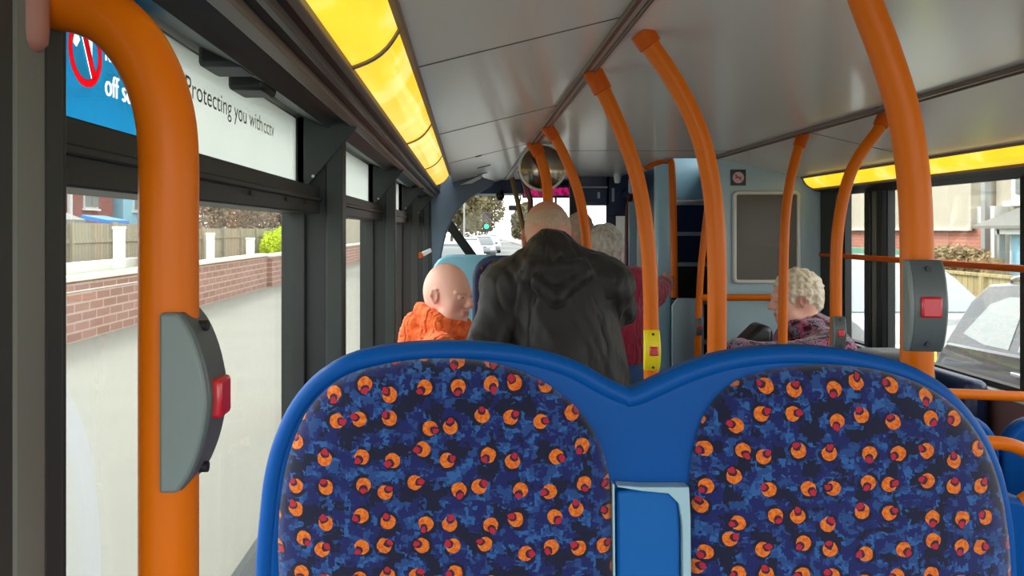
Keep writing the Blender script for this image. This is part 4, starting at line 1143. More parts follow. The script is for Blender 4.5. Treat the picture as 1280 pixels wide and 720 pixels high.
# --- man in the orange hoodie
Jo = dict(f=(1, .1, 0), hf=(.82, -.57, -.10), hu=(0, 0, 1),
    head=V(-.079, 3.2, 1.318), neck=V(-.108, 3.22, 1.165), shL=V(-.115, 3.40, 1.10), shR=V(-.115, 3.05, 1.10),
    elR=V(-.09, 2.97, .87), wrR=V(.12, 3.0, .80), elL=V(-.08, 3.46, .87), wrL=V(.13, 3.4, .80),
    pel=V(-.12, 3.22, .78), hipL=V(-.09, 3.31, .76), hipR=V(-.09, 3.13, .76), knL=V(.31, 3.32, .76), knR=V(.31, 3.10, .76),
    anL=V(.33, 3.32, .285), anR=V(.33, 3.10, .285),
    hands=[dict(s='R', d=(.9, .2, -.2), n=(0, .2, -1), side=1, curl=.5), dict(s='L', d=(.9, -.2, -.2), n=(0, -.2, -1), side=-1, curl=.5)])
def hood(S, J, B, HB, L):
    n = np.array(J['neck'])
    # rolled hood round the neck, rising behind the head
    for k, (rr, z, r) in enumerate(((.085, .060, .026), (.102, .022, .026), (.112, -.016, .026))):
        ring = []
        for q in range(14):
            a = 2*math.pi*q/14
            ring.append(n+V(rr*math.cos(a)*1.05+.012, rr*math.sin(a)*.95, z+(-.030*math.cos(a))-.0))
        for q in range(14):
            b = abs(7-q)/7
            S.cap(ring[q], ring[(q+1) % 14], r*(.8+.25*(1-abs(q-7)/7)), r*(.8+.25*(1-abs((q+1) % 14-7)/7)), .006)
    S.cap(n+V(-.105, -.03, .045), n+V(-.115, .02, -.05), .045, .062, .012)
    S.cap(n+V(-.02, -.12, .005), n+V(.075, -.07, -.03), .022, .02, .006)
    S.cap(n+V(-.06, -.14, -.03), n+V(.07, -.10, -.075), .02, .016, .005)
    for a, b, r in (((-.13, -.11, .0), (.09, -.145, -.05), .007), ((-.15, -.10, -.05), (.02, -.185, -.09), .008), ((-.10, -.18, -.05), (-.13, -.15, -.2), .008),
                    ((-.16, -.06, .03), (-.04, -.13, .045), .006), ((.0, -.13, .0), (.085, -.09, -.02), .006), ((-.02, -.2, -.13), (.03, -.19, -.2), .007)):
        S.cap(n+V(*a), n+V(*b), r, r*.6, .012, op='s')
    S.cap(n+V(-.05, -.165, -.055), n+V(.06, -.13, -.10), .02, .014, .006)
orange = person('person', 'bald person in an orange hoodie seated by the left windows, looking to the right', Jo, (-.1, 3.2, .2), M['skin_pale'],
    [upper('hoodie', .022, .74, .0062, 'hoodie', (.010, 34, .4, (1.0, .6, 1.5)), .4, hood, cuff=.95), lower('trous', seed=3), shoes()], s=.97, hs=.98, jaw=1.12, headfine=.0036)

# --- woman in red holding the stair pole
Jr = dict(f=(.15, 1, 0), hf=(.45, .9, -.05), hu=(0, 0, 1),
    head=V(.685, 3.97, 1.478), neck=V(.69, 3.97, 1.34), shL=V(.555, 3.98, 1.30), shR=V(.82, 3.95, 1.31),
    elR=V(.955, 4.12, 1.245), wrR=V(1.045, 4.30, 1.285), elL=V(.52, 4.0, 1.05), wrL=V(.56, 4.2, 1.05),
    pel=V(.695, 3.95, .9), hipL=V(.615, 3.95, .85), hipR=V(.775, 3.95, .85), knL=V(.61, 3.96, .47), knR=V(.78, 3.96, .47),
    anL=V(.61, 3.94, .085), anR=V(.78, 3.94, .085),
    hands=[dict(s='R', d=(.7, .55, .1), n=(-.2, .6, 0), side=1, curl=1.0, fine=.004), dict(s='L', d=(0, 1, 0), n=(1, 0, 0), side=1, curl=.6)])
def hair_full(S, HB, L):
    S.ell(L(0, -.02, .035), (.086, .105, .102), HB, .02)
    S.ell(L(0, -.06, -.03), (.075, .06, .075), HB, .03)
    S.ell(L(0, .085, -.03), (.075, .075, .10), HB, .015, 's')
person('person', 'grey haired person in a crimson coat reaching out to hold the stair handrail', Jr, (.695, 3.95, 0), M['skin_old'],
    [upper('redcoat', .022, .93, .010, 'coat', (.006, 22), 2.1), lower('denim', seed=5), shoes(), hair('hair_grey', hair_full)], s=.9, hs=.93)

# --- person ahead, almost hidden
Jg = dict(f=(0, 1, 0), hf=(.2, 1, 0), head=V(.665, 4.75, 1.555), neck=V(.665, 4.74, 1.41), shL=V(.50, 4.74, 1.37), shR=V(.83, 4.74, 1.37),
    elL=V(.46, 4.74, 1.1), wrL=V(.47, 4.92, 1.0), elR=V(.87, 4.74, 1.1), wrR=V(.86, 4.92, 1.0), pel=V(.665, 4.72, .95), hipL=V(.58, 4.72, .9), hipR=V(.75, 4.72, .9),
    knL=V(.575, 4.74, .49), knR=V(.755, 4.74, .49), anL=V(.57, 4.71, .085), anR=V(.76, 4.71, .085),
    hands=[dict(s='L', d=(0, 1, -.3), n=(1, 0, 0)), dict(s='R', d=(0, 1, -.3), n=(-1, 0, 0), side=-1)])
person('person', 'person with thin sandy hair standing by the driver cab, mostly hidden behind the black jacket', Jg, (.665, 4.72, 0), M['skin_tan'],
    [upper('greycoat', .02, .85, .013, 'coat', (.005, 20), 3), lower('trous', h=.014, seed=6), shoes(), hair('hair_stub', lambda S, HB, L: S.ell(L(0, -.02, .035), (.080, .099, .097), HB, .02).ell(L(0, .08, -.03), (.08, .08, .10), HB, .015, 's'), h=.006)], h=.014, headfine=.006, hs=.97)

# --- old woman on the side bench
Jw = dict(f=(-1, -.12, 0), hf=(-.97, .06, -.12), hu=(0, 0, 1),
    head=V(1.396, 3.42, 1.282), neck=V(1.455, 3.42, 1.15), shL=V(1.47, 3.24, 1.085), shR=V(1.47, 3.57, 1.085),
    elL=V(1.27, 3.19, 1.045), wrL=V(1.085, 3.24, 1.085), elR=V(1.40, 3.66, .86), wrR=V(1.2, 3.55, .80),
    pel=V(1.50, 3.42, .64), hipL=V(1.47, 3.33, .62), hipR=V(1.47, 3.51, .62), knL=V(1.08, 3.30, .60), knR=V(1.08, 3.52, .60),
    anL=V(1.06, 3.30, .085), anR=V(1.06, 3.52, .085),
    hands=[dict(s='L', d=(-1, 0, -.1), n=(0, .2, -1), side=1, curl=.7, fine=.004), dict(s='R', d=(-1, 0, -.3), n=(0, 0, -1), side=1, curl=.5)])
def hair_curly(S, HB, L):
    rnd = random.Random(5)
    S.ell(L(0, -.02, .04), (.082, .10, .095), HB, .02)
    S.ell(L(0, -.075, -.01), (.06, .05, .06), HB, .02)
    for i in range(420):
        th = rnd.uniform(0, 2*math.pi); ph = math.acos(rnd.uniform(-.55, 1))
        x, y, z = math.sin(ph)*math.cos(th), math.sin(ph)*math.sin(th), math.cos(ph)
        if y > .55 and z < .55: continue
        S.ell(L(x*.086, -.02+y*.103, .035+z*.098), (.0105, .0105, .0105), None, .004)
    S.ell(L(0, .10, -.035), (.08, .078, .105), HB, .012, 's')
    for x in (-1, 1): S.ell(L(x*.088, .01, -.01), (.02, .03, .032), HB, .008, 's')
def scarf(S, J, B, HB, L):
    n = np.array(J['neck'])
    for q in range(12):
        a, b = 2*math.pi*q/12, 2*math.pi*(q+1)/12
        S.cap(n+V(.085*math.cos(a), .09*math.sin(a), .015), n+V(.085*math.cos(b), .09*math.sin(b), .015), .035, .035, .012)
person('person', 'white haired person in a pink and black patterned coat seated before the far right window', Jw, (1.5, 3.42, 0), M['skin_old'],
    [upper('patcloth', .03, .58, .0085, 'coat', (.008, 26), 4, scarf), lower('trous', seed=8), shoes(), hair('hair_white', hair_curly, h=.0035, rough=(.003, 170))], s=.95, hs=.92, headfine=.004)
hb = thing('handbag', 'black handbag standing on the lap of the white haired person', 'bag', (1.2, 3.36, .7))
MB().prism([(1.10, .70), (1.13, 1.10), (1.22, 1.19), (1.27, 1.17), (1.28, .70)], 'y', 3.32, 3.44).build('bag_body', M['black_pl'], hb, bevel=.02, bseg=3)
MB().tube([(1.14, 3.44, 1.0), (1.16, 3.455, .95), (1.24, 3.455, .95), (1.26, 3.44, 1.0)], .006, 8).build('strap', M['black_pl'], hb)
# ================================================================== outdoors
GR = -.3
def ext(name, mb, mat, label, **kw):
    o = mb.build(name, mat, **kw); o['kind'] = 'structure'; o['label'] = label; return o
ext('road', MB().box(-.9, 60, -30, 250, GR-.1, GR), M['asph'], 'pale grey road outside the bus')
ext('pavement', MB().box(-60, -.9, -30, 250, GR-.1, GR+.12), M['pave'], 'pale pavement outside the left windows')
ext('kerb', MB().box(-.92, -.78, -30, 250, GR-.1, GR+.125), M['kerb'], 'kerb stones beside the bus', bevel=.01)
ext('pavement_far', MB().box(6.2, 60, -30, 250, GR-.1, GR+.1), M['pave'], 'pavement beyond the parked cars')

GW = GR+.12
# left garden wall
w = thing('garden_wall', 'long red brick garden wall with pale coping along the left pavement', 'wall', (-6.2, 20, GW))
MB().box(-6.4, -6.15, 2, 24.5, GW, GW+.95).build('brickwork', M['brick'], w)
MB().box(-6.45, -6.1, 2, 24.5, GW+.95, GW+1.03).build('coping', M['coping'], w, bevel=.01)
MB().box(-6.41, -6.14, 2, 15.2, GW+.78, GW+.80).build('pale_course', M['coping'], w)
w = thing('garden_wall', 'further stretch of red brick garden wall beside the yellow hedge', 'wall', (-6.0, 40, GW))
MB().box(-6.3, -6.02, 24.6, 70, GW, GW+.92).build('brickwork', M['brick'], w)
MB().box(-6.35, -5.97, 24.6, 70, GW+.92, GW+1.0).build('coping', M['coping'], w, bevel=.01)
pr = tag(MB().box(-7.0, -6.5, 17.2, 17.9, GW, 1.55).build('brick_pier', M['brick'], bevel=.01), 'red brick pier standing behind the garden wall', 'pier')
# fence behind the wall
for (y0, y1, top, lb) in ((10, 20.6, 1.72, 'weathered board fence behind the nearest garden wall'), (22.0, 36, 1.62, 'weathered board fence between the two short white gateposts')):
    fn = thing('board_fence', lb, 'fence', (-8, (y0+y1)/2, GW))
    MB().box(-8.05, -8.0, y0, y1, GW, top).build('boards', M['fence'], fn)
    for q in range(int((y1-y0)/2)+1): MB().box(-8.0, -7.92, y0+q*2, y0+q*2+.09, GW, top+.03).build('post', M['fence'], fn)
    for z in (.3, 1.3): MB().box(-8.0, -7.97, y0, y1, z, z+.08).build('rail', M['fence'], fn)
tag(MB().box(-7.4, -7.2, 9, 17.5, GW, GW+1.15).build('low_wall', M['white_paint'], bevel=.01), 'low white painted wall behind the red brick wall', 'wall')
tag(MB().box(-6.85, -6.56, 3, 17.1, GW+.1, GW+1.0).build('lawn', M['grass']), 'strip of green lawn behind the brick wall', 'lawn', kind='stuff')
for (px, py, X, wd, lb) in ((149, 283, -7.0, .16, 'tall white painted gatepost beside the blue awning'), (263, 291, -6.8, .16, 'white painted gatepost nearest the orange pole'), (313, 297, -6.8, .2, 'stubby white gatepost next to the yellow hedge')):
    Y = X/((px-CX)/F0); zt_ = EYE+(CY-py)/F0*Y
    g = thing('gatepost', lb, 'post', (X, Y, GW))
    MB().box(X-wd/2, X+wd/2, Y-wd*.7, Y+wd*.7, GW, zt_-.06).build('shaft', M['white_paint'], g, bevel=.01)
    MB().box(X-wd/2-.012, X+wd/2+.012, Y-wd*.7-.02, Y+wd*.7+.02, zt_-.06, zt_).build('cap', M['white_paint'], g, bevel=.01)

def leaves(c, r, n, size, mat, name, parent=None, seed=0, squash=(1, 1, 1), rounded=False):
    rnd = random.Random(seed); mb = MB(); vs, fs = [], []
    for i in range(n):
        while True:
            p = Vector((rnd.uniform(-1, 1), rnd.uniform(-1, 1), rnd.uniform(-1, 1)))
            if p.length <= 1: break
        if rounded: p = p.normalized()*rnd.uniform(.82, 1)
        nz = noise.noise(p*2.2+Vector((seed, 0, 0)))
        p = p*(1+.35*nz)
        p = Vector((c[0]+p.x*r*squash[0], c[1]+p.y*r*squash[1], c[2]+p.z*r*squash[2]))
        a = Vector((rnd.uniform(-1, 1), rnd.uniform(-1, 1), rnd.uniform(-1, 1))).normalized()*size
        b = a.orthogonal().normalized()*size*.6; k0 = len(vs)
        vs += [p-a, p+b, p+a, p-b]; fs.append((k0, k0+1, k0+2, k0+3))
    return mb.add(vs, fs).build(name, mat, parent, smooth=0)
def tree(label, x, y, h, mat, n=900, size=.16, crown=.35, seed=0, group='trees', bare=False, kind='tree'):
    rnd = random.Random(seed); t = thing('tree', label, 'tree', (x, y, GR), group=None)
    mb = MB()
    def br(p, d, L, r, lev):
        q = p+d*L; mb.tube([p, (p+q)/2+Vector((rnd.uniform(-1, 1), rnd.uniform(-1, 1), 0))*L*.05, q], [r, r*.6], 6 if lev > 1 else 8, 2 if lev < 2 else 0)
        if lev >= (4 if bare else 2): return
        for i in range(4 if lev else 5):
            dd = (d+Vector((rnd.uniform(-1, 1), rnd.uniform(-1, 1), rnd.uniform(-.1, .8)))*.8).normalized()
            br(p+d*L*rnd.uniform(.55, 1), dd, L*rnd.uniform(.5, .7), r*.5, lev+1)
    br(Vector((x, y, GR)), Vector((0, 0, 1)), h*.42, h*.018, 0)
    mb.build('trunk', M['bark'], t)
    leaves((x, y, GR+h*.62), h*crown, n, size, mat, 'foliage', t, seed, (1, 1, 1.2))
    return t
tree('bare brown tree rising behind the left board fence', -10.8, 34, 7, M['twig'], 16000, .07, .42, 3, bare=True)
tree('tangled brown tree beyond the second white gatepost', -13.5, 44, 7.5, M['twig'], 16000, .08, .46, 4, bare=True)
tree('brown winter tree behind the yellow hedge', -11.5, 49, 8, M['twig'], 16000, .08, .46, 5, bare=True)
tree('green tree seen through the second left window', -13, 54, 8, M['leaf'], 4000, .2, .42, 6)
# yellow hedge
hg = thing('hedge', 'bright yellow green clipped hedge behind the left garden wall', 'hedge', (-6.9, 31, GW))
cmb = MB().lathe([(.0, -.9), (.5, -.8), (.6, 0), (.5, .4), (.3, .55), (0, .6)], (-7.2, 31, 1.0), 'z', 20); cmb.build('hedge_core', M['leaf_y'], hg)
leaves((-7.2, 31, .95), 1.1, 3600, .05, M['leaf_y'], 'foliage', hg, 9, (.5, 2.2, .62), True)

def house(label, x, y0, y1, z1, wall, lower_=None, side=1, wins=(), roof=True, depth=7, zl_=None, front=None):
    """facade plane at x facing the road (side=+1 faces +X, -1 faces -X)"""
    t = thing('house', label, 'house', (x, (y0+y1)/2, GR)); xb = x-side*depth; a, b = min(x, xb), max(x, xb)
    if lower_:
        MB().box(a, b, y0, y1, GR, zl_).build('brick_storey', lower_, t)
        MB().box(a, b, y0, y1, zl_, z1).build('upper_storey', wall, t)
    else: MB().box(a, b, y0, y1, GR, z1).build('walls', wall, t)
    if roof:
        xm = (a+b)/2
        MB().prism([(a-.4, z1), (xm, z1+2.6), (b+.4, z1)], 'y', y0-.3, y1+.3).build('roof', M['slate'], t)
    for (yy, zz, w_, h_) in wins:
        f = MB().box(x-.03, x+.06, yy-w_/2-.07, yy+w_/2+.07, zz-h_/2-.07, zz+h_/2+.07).build('window', M['white_pl'], t)
        MB().box(x-.05+side*.06, x+.05+side*.06, yy-w_/2, yy-.03, zz-h_/2, zz+h_/2).box(x-.05+side*.06, x+.05+side*.06, yy+.03, yy+w_/2, zz-h_/2, zz+h_/2).build('pane', M['car_glass'], f)
        MB().box(min(x, x+side*.14), max(x, x+side*.14), yy-w_/2-.15, yy+w_/2+.15, zz-h_/2-.16, zz-h_/2-.08).build('sill', M['white_paint'], f)
    return t
# left far house (dark red brick) with blue awning, pale render next to it
hl = house('dark red brick house far beyond the left fence', -17, 30, 38.3, 4.6, M['brick_far'], wins=((32.3, 3.2, 1.0, 1.2), (36, 3.2, 1.2, 1.2), (33, 1.0, 1.2, 1.2)))
MB().box(-16.98, -16.85, 33.9, 34.1, GR, 4.6).build('downpipe', M['white_pl'], hl)
hp = house('pale green rendered house beside the dark red brick house', -16.9, 39.2, 47, 4.6, M['bulk2'], wins=((41, 3.2, 1.2, 1.2),))
tag(MB().prism([(-8.9, 1.80), (-8.3, 1.72), (-8.3, 1.80), (-8.9, 1.92)], 'y', 18.4, 19.6).box(-8.34, -8.30, 18.42, 18.47, GW, 1.74).box(-8.34, -8.30, 19.5, 19.55, GW, 1.74).build('awning', plain('blue_awning', (70, 128, 196), .6)), 'small blue awning above the tall white gatepost', 'awning')
tag(MB().prism([(-9.6, 1.6), (-8.6, 1.6), (-8.6, 1.80), (-9.1, 1.98), (-9.6, 1.80)], 'y', 13.0, 18.0).build('shed_roof', M['slate']), 'grey shed roof showing over the nearest fence', 'roof')
tag(MB().box(-1.45, -1.2, 7.4, 7.9, GR, 1.35).build('pillar_box', plain('pinkish_red_paint', (206, 110, 92), .5), bevel=.05), 'pinkish red roadside box seen through the second left window', 'post')

# right side: house, fence, hedge
hr = thing('house', 'cream rendered house with a terracotta brick ground floor beyond the right windows', 'house', (10, 16, GR))
MB().box(10, 18, 15.6, 29, GR, EYE+.02).build('brick_storey', M['brick_house'], hr)
MB().box(9.9, 18, 15.75, 29, EYE+.02, 6).build('upper_storey', M['render_wall'], hr)
MB().box(9.86, 9.92, 15.75, 29, EYE-.02, EYE+.03).build('band', M['coping'], hr)
MB().box(10.3, 18, 8, 15.6, GR, 6).build('side_wing', M['render_wall'], hr)
def RP(px, X): return X/((px-CX)/F0)
def RZ(py, Y): return EYE+(CY-py)/F0*Y
X0 = 10.1
ya, yb = RP(1248, X0), RP(1227, X0)      # door
dz = RZ(268, ya)
d_ = MB().box(10.02, 10.3, ya-.0, yb+.05, GR, EYE+.45).build('door_frame', M['white_pl'], hr)
MB().box(9.98, 10.03, ya+.12, yb-.25, GR+.1, EYE+.1).build('door', M['dark_glassboard'], d_)
yc = RP(1256, X0)
MB().box(9.7, 9.8, yc-.04, yc+.08, GR, 6).build('downpipe', M['pole_grey'], hr)
# porch roof over the bay
MB().prism([(9.2, EYE+.02), (9.2, EYE+.07), (10.3, EYE+.50), (10.3, EYE+.02)], 'y', 9, RP(1243, 9.6)).build('porch_roof', M['slate'], hr)
MB().box(9.3, 9.38, 9.2, RP(1247, 9.34), EYE-.08, EYE+.02).build('gutter', M['white_pl'], hr)
MB().box(9.3, 9.4, RP(1252, 9.34), RP(1249, 9.34)+.0, GR, EYE).build('porch_post', M['pole_grey'], hr)
bay = MB().box(9.55, 10.3, 9, RP(1262, 9.55), GR, EYE).build('bay_window', M['white_pl'], hr)
MB().box(9.52, 9.56, 11.6, RP(1266, 9.55), .6, EYE-.1).box(9.52, 9.56, 9.2, 11.45, .6, EYE-.1).build('pane', M['bulk2'], bay)
for (px0, px1, py0, py1) in ((1271, 1292, 228, 250),):
    y0_, y1_ = RP(px1, 10.3), RP(px0, 10.3)
    f = MB().box(10.2, 10.32, y0_, y1_, RZ(py1, y0_), RZ(py0-14, y0_)).build('window', M['white_pl'], hr)
    MB().box(10.17, 10.21, y0_+.15, y1_-.15, RZ(py1, y0_)+.12, RZ(py0-14, y0_)-.1).build('pane', M['car_glass'], f)
    MB().box(10.1, 10.3, y0_-.1, y1_+.1, RZ(py1, y0_)-.1, RZ(py1, y0_)).build('sill', M['white_paint'], f)
for yy in (19.5, 24.5):
    f = MB().box(9.82, 9.92, yy-.8, yy+.8, EYE+1.1, EYE+2.4).build('window', M['white_pl'], hr)
    MB().box(9.79, 9.83, yy-.7, yy+.7, EYE+1.2, EYE+2.3).build('pane', M['car_glass'], f)
f = MB().box(9.9, 10.02, 17.6, 17.9, EYE-.35, EYE-.1).build('vent_grille', M['white_pl'], hr)
tag(MB().box(9.2, 9.3, 17, 26, GR, EYE-.43).build('green_netting', M['green_panel'], bevel=.01), 'green netting along the foot of the terracotta brick house', 'netting')
# dry hedge
hd = thing('dry_hedge', 'dry straw coloured hedge in front of the terracotta brick wall', 'hedge', (9.0, 15.0, GR))
MB().box(9.0, 9.35, 13.9, 15.8, GR, EYE-.5).build('hedge_core', M['logs'], hd, bevel=.05)
leaves((9.1, 14.9, EYE-.55), .55, 1800, .05, M['logs'], 'foliage', hd, 12, (.5, 1.9, .45))
# tan fence
ff = thing('board_fence', 'tan vertical board fence behind the parked grey car', 'fence', (7.4, 11, GR))
MB().box(7.4, 7.44, 5, 30, GR, EYE-.66).build('boards', M['fence_y'], ff)
MB().box(7.36, 7.46, 5, 30, EYE-.67, EYE-.63).build('cap_rail', M['fence_y'], ff)
for q in range(12): MB().box(7.34, 7.4, 5.4+q*2.0, 5.5+q*2.0, GR, EYE-.66).build('post', M['fence_y'], ff)
bs = thing('bush', 'bright green bush low behind the tail of the grey car', 'bush', (4.45, 7.25, GR))
MB().lathe([(0, 0), (.35, .05), (.4, .5), (.2, .75), (0, .8)], (4.45, 7.25, GR), 'z', 14).build('bush_core', M['leaf_y'], bs)
leaves((4.45, 7.25, GR+.45), .33, 1500, .04, M['leaf_y'], 'foliage', bs, 15, (1, 1, 1), True)

# cars ---------------------------------------------------------------
def car(label, loc, rz, paint, scale=1.0, rails=False, group=None, detail=True, estate=False, glass='car_glass_dark'):
    t = thing('car', label, 'car', loc, rz, group)
    m = Matrix.Translation(loc) @ Matrix.Rotation(rz, 4, 'Z') @ Matrix.Scale(scale, 4)
    ra = .36; wb = (-1.28, 1.30)
    def arch(cx):
        return [(cx-ra*math.cos(a), .33+ra*math.sin(a)) for a in [math.radians(v) for v in range(0, 181, 15)]]
    top = [(-2.08, .45), (-2.10, .66), (-2.03, .86), (-1.93, .96), (-1.0, .985), (.2, .975), (.98, .945), (1.5, .865), (1.92, .74), (2.08, .58), (2.10, .36), (2.02, .22)]
    bottom = [(wb[1]+ra+.01, .22)]+arch(wb[1])[::-1]+[(wb[1]-ra-.01, .22), (wb[0]+ra+.01, .22)]+arch(wb[0])[::-1]+[(wb[0]-ra-.01, .24), (-2.02, .26)]
    poly = top+bottom
    W = .87
    # body slightly barrel shaped: three slices
    mb = MB(); n = len(poly); ys = [(-W, .965), (-W*.97, 1), (-.5, 1), (.5, 1), (W*.97, 1), (W, .965)]
    vs = []
    for y, k_ in ys:
        for (x, z) in poly:
            tz = .0 if z < .6 else (z-.6)*.14
            yy = y-(tz if y > 0 else -tz) if abs(y) > .6 else y
            vs.append((x*(k_ if abs(y) > .8 else 1), yy, z))
    fs = [tuple(range(n)), tuple((len(ys)-1)*n+i for i in range(n))[::-1]]
    for j in range(len(ys)-1):
        fs += [(j*n+i, j*n+(i+1) % n, (j+1)*n+(i+1) % n, (j+1)*n+i) for i in range(n)]
    mb.add(vs, fs); mb.xf(m).build('body', paint, t, bevel=.02, bseg=2, smooth=35)
    gh = [(-2.0, .94), (-1.72, 1.26), (-1.5, 1.42), (-1.1, 1.485), (-.3, 1.5), (.25, 1.455), (.62, 1.28), (1.08, .93)]
    if estate: gh = [(-1.98, .94), (-1.86, 1.30), (-1.72, 1.45), (-1.2, 1.5), (-.3, 1.51), (.25, 1.46), (.62, 1.28), (1.08, .93)]
    def yw(z): return .80-(z-.93)*.40
    mb = MB(); n = len(gh); vs = [(x, -yw(z), z) for x, z in gh]+[(x, -yw(z)*.0, z+(.015 if z > 1.4 else 0)) for x, z in gh]+[(x, yw(z), z) for x, z in gh]
    fs = [tuple(range(n)), tuple(2*n+i for i in range(n))[::-1]]
    for j in range(2): fs += [(j*n+i, j*n+(i+1) % n, (j+1)*n+(i+1) % n, (j+1)*n+i) for i in range(n)]
    mb.add(vs, fs); mb.xf(m).build('cabin', paint, t, bevel=.025, bseg=2, smooth=35)
    for sd in (-1, 1):
        def side(poly_, mat, nm, off=.006, th=.01):
            vs = [(x, sd*(yw(z)+off), z) for x, z in poly_]+[(x, sd*(yw(z)+off-th), z) for x, z in poly_]; n_ = len(poly_)
            return MB().add(vs, [tuple(range(n_)), tuple(range(n_, 2*n_))[::-1]]+[(i, (i+1) % n_, n_+(i+1) % n_, n_+i) for i in range(n_)]).xf(m).build(nm, mat, t)
        side([(-.28, 1.0), (-.28, 1.42), (.2, 1.40), (.52, 1.26), (.88, 1.0)], M[glass], 'side_window')
        side([(-1.12, 1.0), (-1.14, 1.38), (-.38, 1.42), (-.38, 1.0)], M[glass], 'side_window')
        side([(-1.78, 1.05), (-1.60, 1.30), (-1.42, 1.37), (-1.24, 1.38), (-1.22, 1.0), (-1.5, 1.0)], M[glass], 'side_window')
        if detail:
            for x in (.05, -.95): MB().box(x-.11, x+.09, sd*.855-.02, sd*.855+.02, .84, .87).xf(m).build('door_handle', M['chrome'], t, bevel=.008)
            MB().box(.72, .88, sd*.93-.08, sd*.93+.08, .98, 1.1).xf(m).build('wing_mirror', paint, t, bevel=.03)
        for cx in wb:
            ty = MB().lathe([(.2, -.1), (.31, -.1), (.335, -.07), (.335, .07), (.31, .1), (.2, .1)], (cx, sd*.78, .335), 'y', 28).xf(m).build('tyre', M['black'], t)
            MB().lathe([(.05, sd*.09), (.2, sd*.095), (.205, sd*.07), (.19, sd*.02), (.0, sd*.03)], (cx, sd*.78, .335), 'y', 28).xf(m).build('wheel_rim', M['chrome'], ty)
        MB().box(-2.07, -1.9, sd*.70-.11, sd*.70+.09, .72, .92).xf(m).build('tail_lamp', M['tail'], t, bevel=.02)
        MB().box(1.85, 2.06, sd*.66-.15, sd*.66+.13, .60, .72).xf(m).build('head_lamp', M['headl'], t, bevel=.02)
        if rails:
            MB().tube([(-1.5, sd*.56, 1.47), (-1.35, sd*.56, 1.53), (-.4, sd*.57, 1.56), (.2, sd*.56, 1.51), (.3, sd*.56, 1.46)], .015, 8).xf(m).build('roof_rail', M['chrome'], t)
    def quadp(a, b, w0, w1, mat, nm, nx):
        vs = [(a[0]+nx, -w0, a[1]), (a[0]+nx, w0, a[1]), (b[0]+nx, w1, b[1]+.006), (b[0]+nx, -w1, b[1]+.006)]
        vs += [(x-nx*.8, y, z-.004) for x, y, z in vs]
        return MB().add(vs, [(0, 1, 2, 3), (7, 6, 5, 4), (0, 4, 5, 1), (1, 5, 6, 2), (2, 6, 7, 3), (3, 7, 4, 0)]).xf(m).build(nm, mat, t)
    quadp((1.0, .98), (.34, 1.43), .68, .54, M[glass], 'windscreen', .012)
    quadp((-1.93, 1.02) if not estate else (-1.95, 1.02), (-1.62, 1.35) if not estate else (-1.84, 1.36), .66, .56, M[glass], 'rear_window', -.014)
    MB().box(2.08, 2.12, -.5, .5, .36, .52).xf(m).build('grille', M['black_pl'], t, bevel=.01)
    MB().box(2.1, 2.13, -.26, .26, .30, .40).xf(m).build('number_plate', M['plate'], t)
    MB().box(-2.13, -2.09, -.26, .26, .55, .66).xf(m).build('number_plate', M['plate'], t)
    MB().box(-1.9, 1.95, -.7, .7, .16, .3).xf(m).build('underbody', M['black'], t)
    return t
car('dark grey hatchback with roof rails parked nearest outside the right windows', (4.72, 4.62, GR), -math.pi/2, M['car_grey'], 1.0, True, 'cars parked on the right', estate=True, glass='car_glass')
car('silver car parked further along, seen through the far right windows', (4.95, 9.9, GR), -math.pi/2, M['car_silver'], 1.04, False, 'cars parked on the right', glass='car_glass')
lab = ['dark grey car seen lowest through the windscreen, crossing behind the diagonal pillar', 'silver car next beyond the diagonal pillar in the row ahead', 'grey car third in the row ahead', 'silver car furthest along the row by the traffic light']
for i, (x, y, mt) in enumerate(((-.8, 25, 'car_grey'), (-.1, 40, 'car_silver'), (.85, 51, 'car_grey'), (1.75, 66, 'car_silver'))):
    car(lab[i], (x, y, GR), -math.pi/2+.0, M[mt], 1.0, group='cars ahead on the left')

# ahead
for i, (x, y, h, mt, lb) in enumerate(((-1.8, 84, 9, 'leaf_o', 'olive brown tree nearest the left edge of the windscreen'), (1.2, 112, 10, 'leaf_o', 'second olive tree left of the road ahead'), (-4.2, 62, 8, 'leaf_o', 'bushy tree seen beside the diagonal pillar'), (7.2, 100, 4.6, 'leaf_o', 'small tree far ahead between the bald head and the traffic light'))):
    tree(lb, x, y, h, M[mt], 6000, .26, .40, 20+i)
for (x, y, h, lb) in ((-.35, 74, 9, 'grey lamp post standing left of the road ahead'), (1.9, 130, 9, 'far grey lamp post by the traffic light')):
    t = thing('lamp_post', lb, 'lamp post', (x, y, GR))
    MB().tube([(x, y, GR), (x, y, h*.6), (x, y, h)], [.09, .05], 10, 0).build('post', M['pole_grey'], t)
    MB().box(x-.1, x+.7, y-.1, y+.1, h-.05, h+.05).build('lamp_head', M['pole_grey'], t, bevel=.02)
tx, ty_, tz = P(608, 283, 62)
t = thing('traffic_light', 'green traffic light on a pole ahead through the windscreen', 'traffic light', (tx, ty_, GR))
MB().tube([(tx, ty_, GR), (tx, ty_, tz+1.1)], .07, 10, 0).build('post', M['pole_grey'], t)
hd_ = MB().box(tx-.28, tx+.28, ty_-.15, ty_+.1, tz-.4, tz+1.1).build('signal_head', M['black_pl'], t, bevel=.03)
MB().disc((tx, ty_-.19, tz), .19, 'y', .04, 20).build('green_lamp', emit('green_signal_lamp', (60, 240, 150), 1.4), hd_)
MB().disc((tx, ty_-.19, tz+.42), .17, 'y', .04, 20).build('amber_lamp', plain('dark_amber_lens', (80, 56, 20), .3), hd_)
MB().disc((tx, ty_-.19, tz+.82), .17, 'y', .04, 20).build('red_lamp', plain('dark_red_lens', (70, 14, 14), .3), hd_)
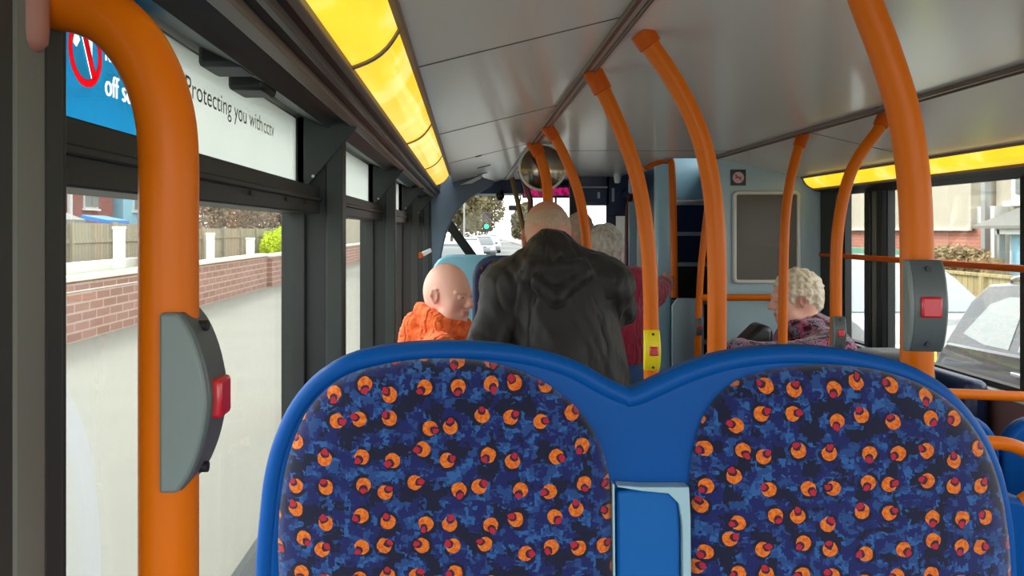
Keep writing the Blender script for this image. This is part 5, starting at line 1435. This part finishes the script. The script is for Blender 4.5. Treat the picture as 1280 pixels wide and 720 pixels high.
house('brick terrace far ahead on the right', 16, 60, 80, 6, M['brick_far'], side=-1, wins=((64, 3.6, 1.4, 1.3), (70, 3.6, 1.4, 1.3), (76, 3.6, 1.4, 1.3), (64, .9, 1.4, 1.3), (70, .9, 1.4, 1.3)))
house('pale rendered house far ahead on the left', -9, 78, 95, 5.5, M['render_wall'], side=1, wins=((82, 3.4, 1.4, 1.3), (90, 3.4, 1.4, 1.3), (82, .8, 1.4, 1.3)))

# ================================================================== light, camera
w = bpy.data.worlds.new('sky'); bpy.context.scene.world = w; w.use_nodes = True
nt = w.node_tree; nt.nodes.clear()
bg = nt.nodes.new('ShaderNodeBackground'); o = nt.nodes.new('ShaderNodeOutputWorld')
tc = nt.nodes.new('ShaderNodeTexCoord'); sp = nt.nodes.new('ShaderNodeSeparateXYZ'); rp = nt.nodes.new('ShaderNodeValToRGB')
nz = nt.nodes.new('ShaderNodeTexNoise'); nz.inputs['Scale'].default_value = 2.5
nt.links.new(tc.outputs['Generated'], sp.inputs[0]); nt.links.new(tc.outputs['Generated'], nz.inputs['Vector'])
nt.links.new(sp.outputs[2], rp.inputs[0])
rp.color_ramp.elements[0].position = 0; rp.color_ramp.elements[0].color = (.90, .93, .92, 1)
rp.color_ramp.elements[1].position = .6; rp.color_ramp.elements[1].color = (.88, .94, .96, 1)
nt.links.new(rp.outputs[0], bg.inputs[0]); bg.inputs[1].default_value = WORLD
nt.links.new(bg.outputs[0], o.inputs[0])
sun = bpy.data.lights.new('sun', 'SUN'); sun.energy = SUN; sun.angle = math.radians(18); sun.color = (1, .95, .88)
so = bpy.data.objects.new('sun', sun); C.objects.link(so)
so.rotation_euler = Vector((-.9, .55, 1.0)).to_track_quat('Z', 'Y').to_euler()

cam = bpy.data.cameras.new('camera'); co = bpy.data.objects.new('camera', cam); C.objects.link(co)
co.location = (0, 0, EYE); co.rotation_euler = (math.pi/2, 0, 0)
cam.sensor_width = 36; cam.lens = 36*F0/1280
cam.shift_x = (640-CX)/1280; cam.shift_y = -(360-CY)/1280
cam.clip_start = .02; cam.clip_end = 500
sc = bpy.context.scene; sc.camera = co
sc.view_settings.view_transform = 'Standard'; sc.view_settings.look = 'None'; sc.view_settings.gamma = 1
sc.view_settings.use_curve_mapping = False
sc.view_settings.exposure = EXPO
sc.cycles.use_denoising = True
sc.cycles.max_bounces = 10; sc.cycles.diffuse_bounces = 5; sc.cycles.transparent_max_bounces = 16
sc.cycles.sample_clamp_indirect = 6
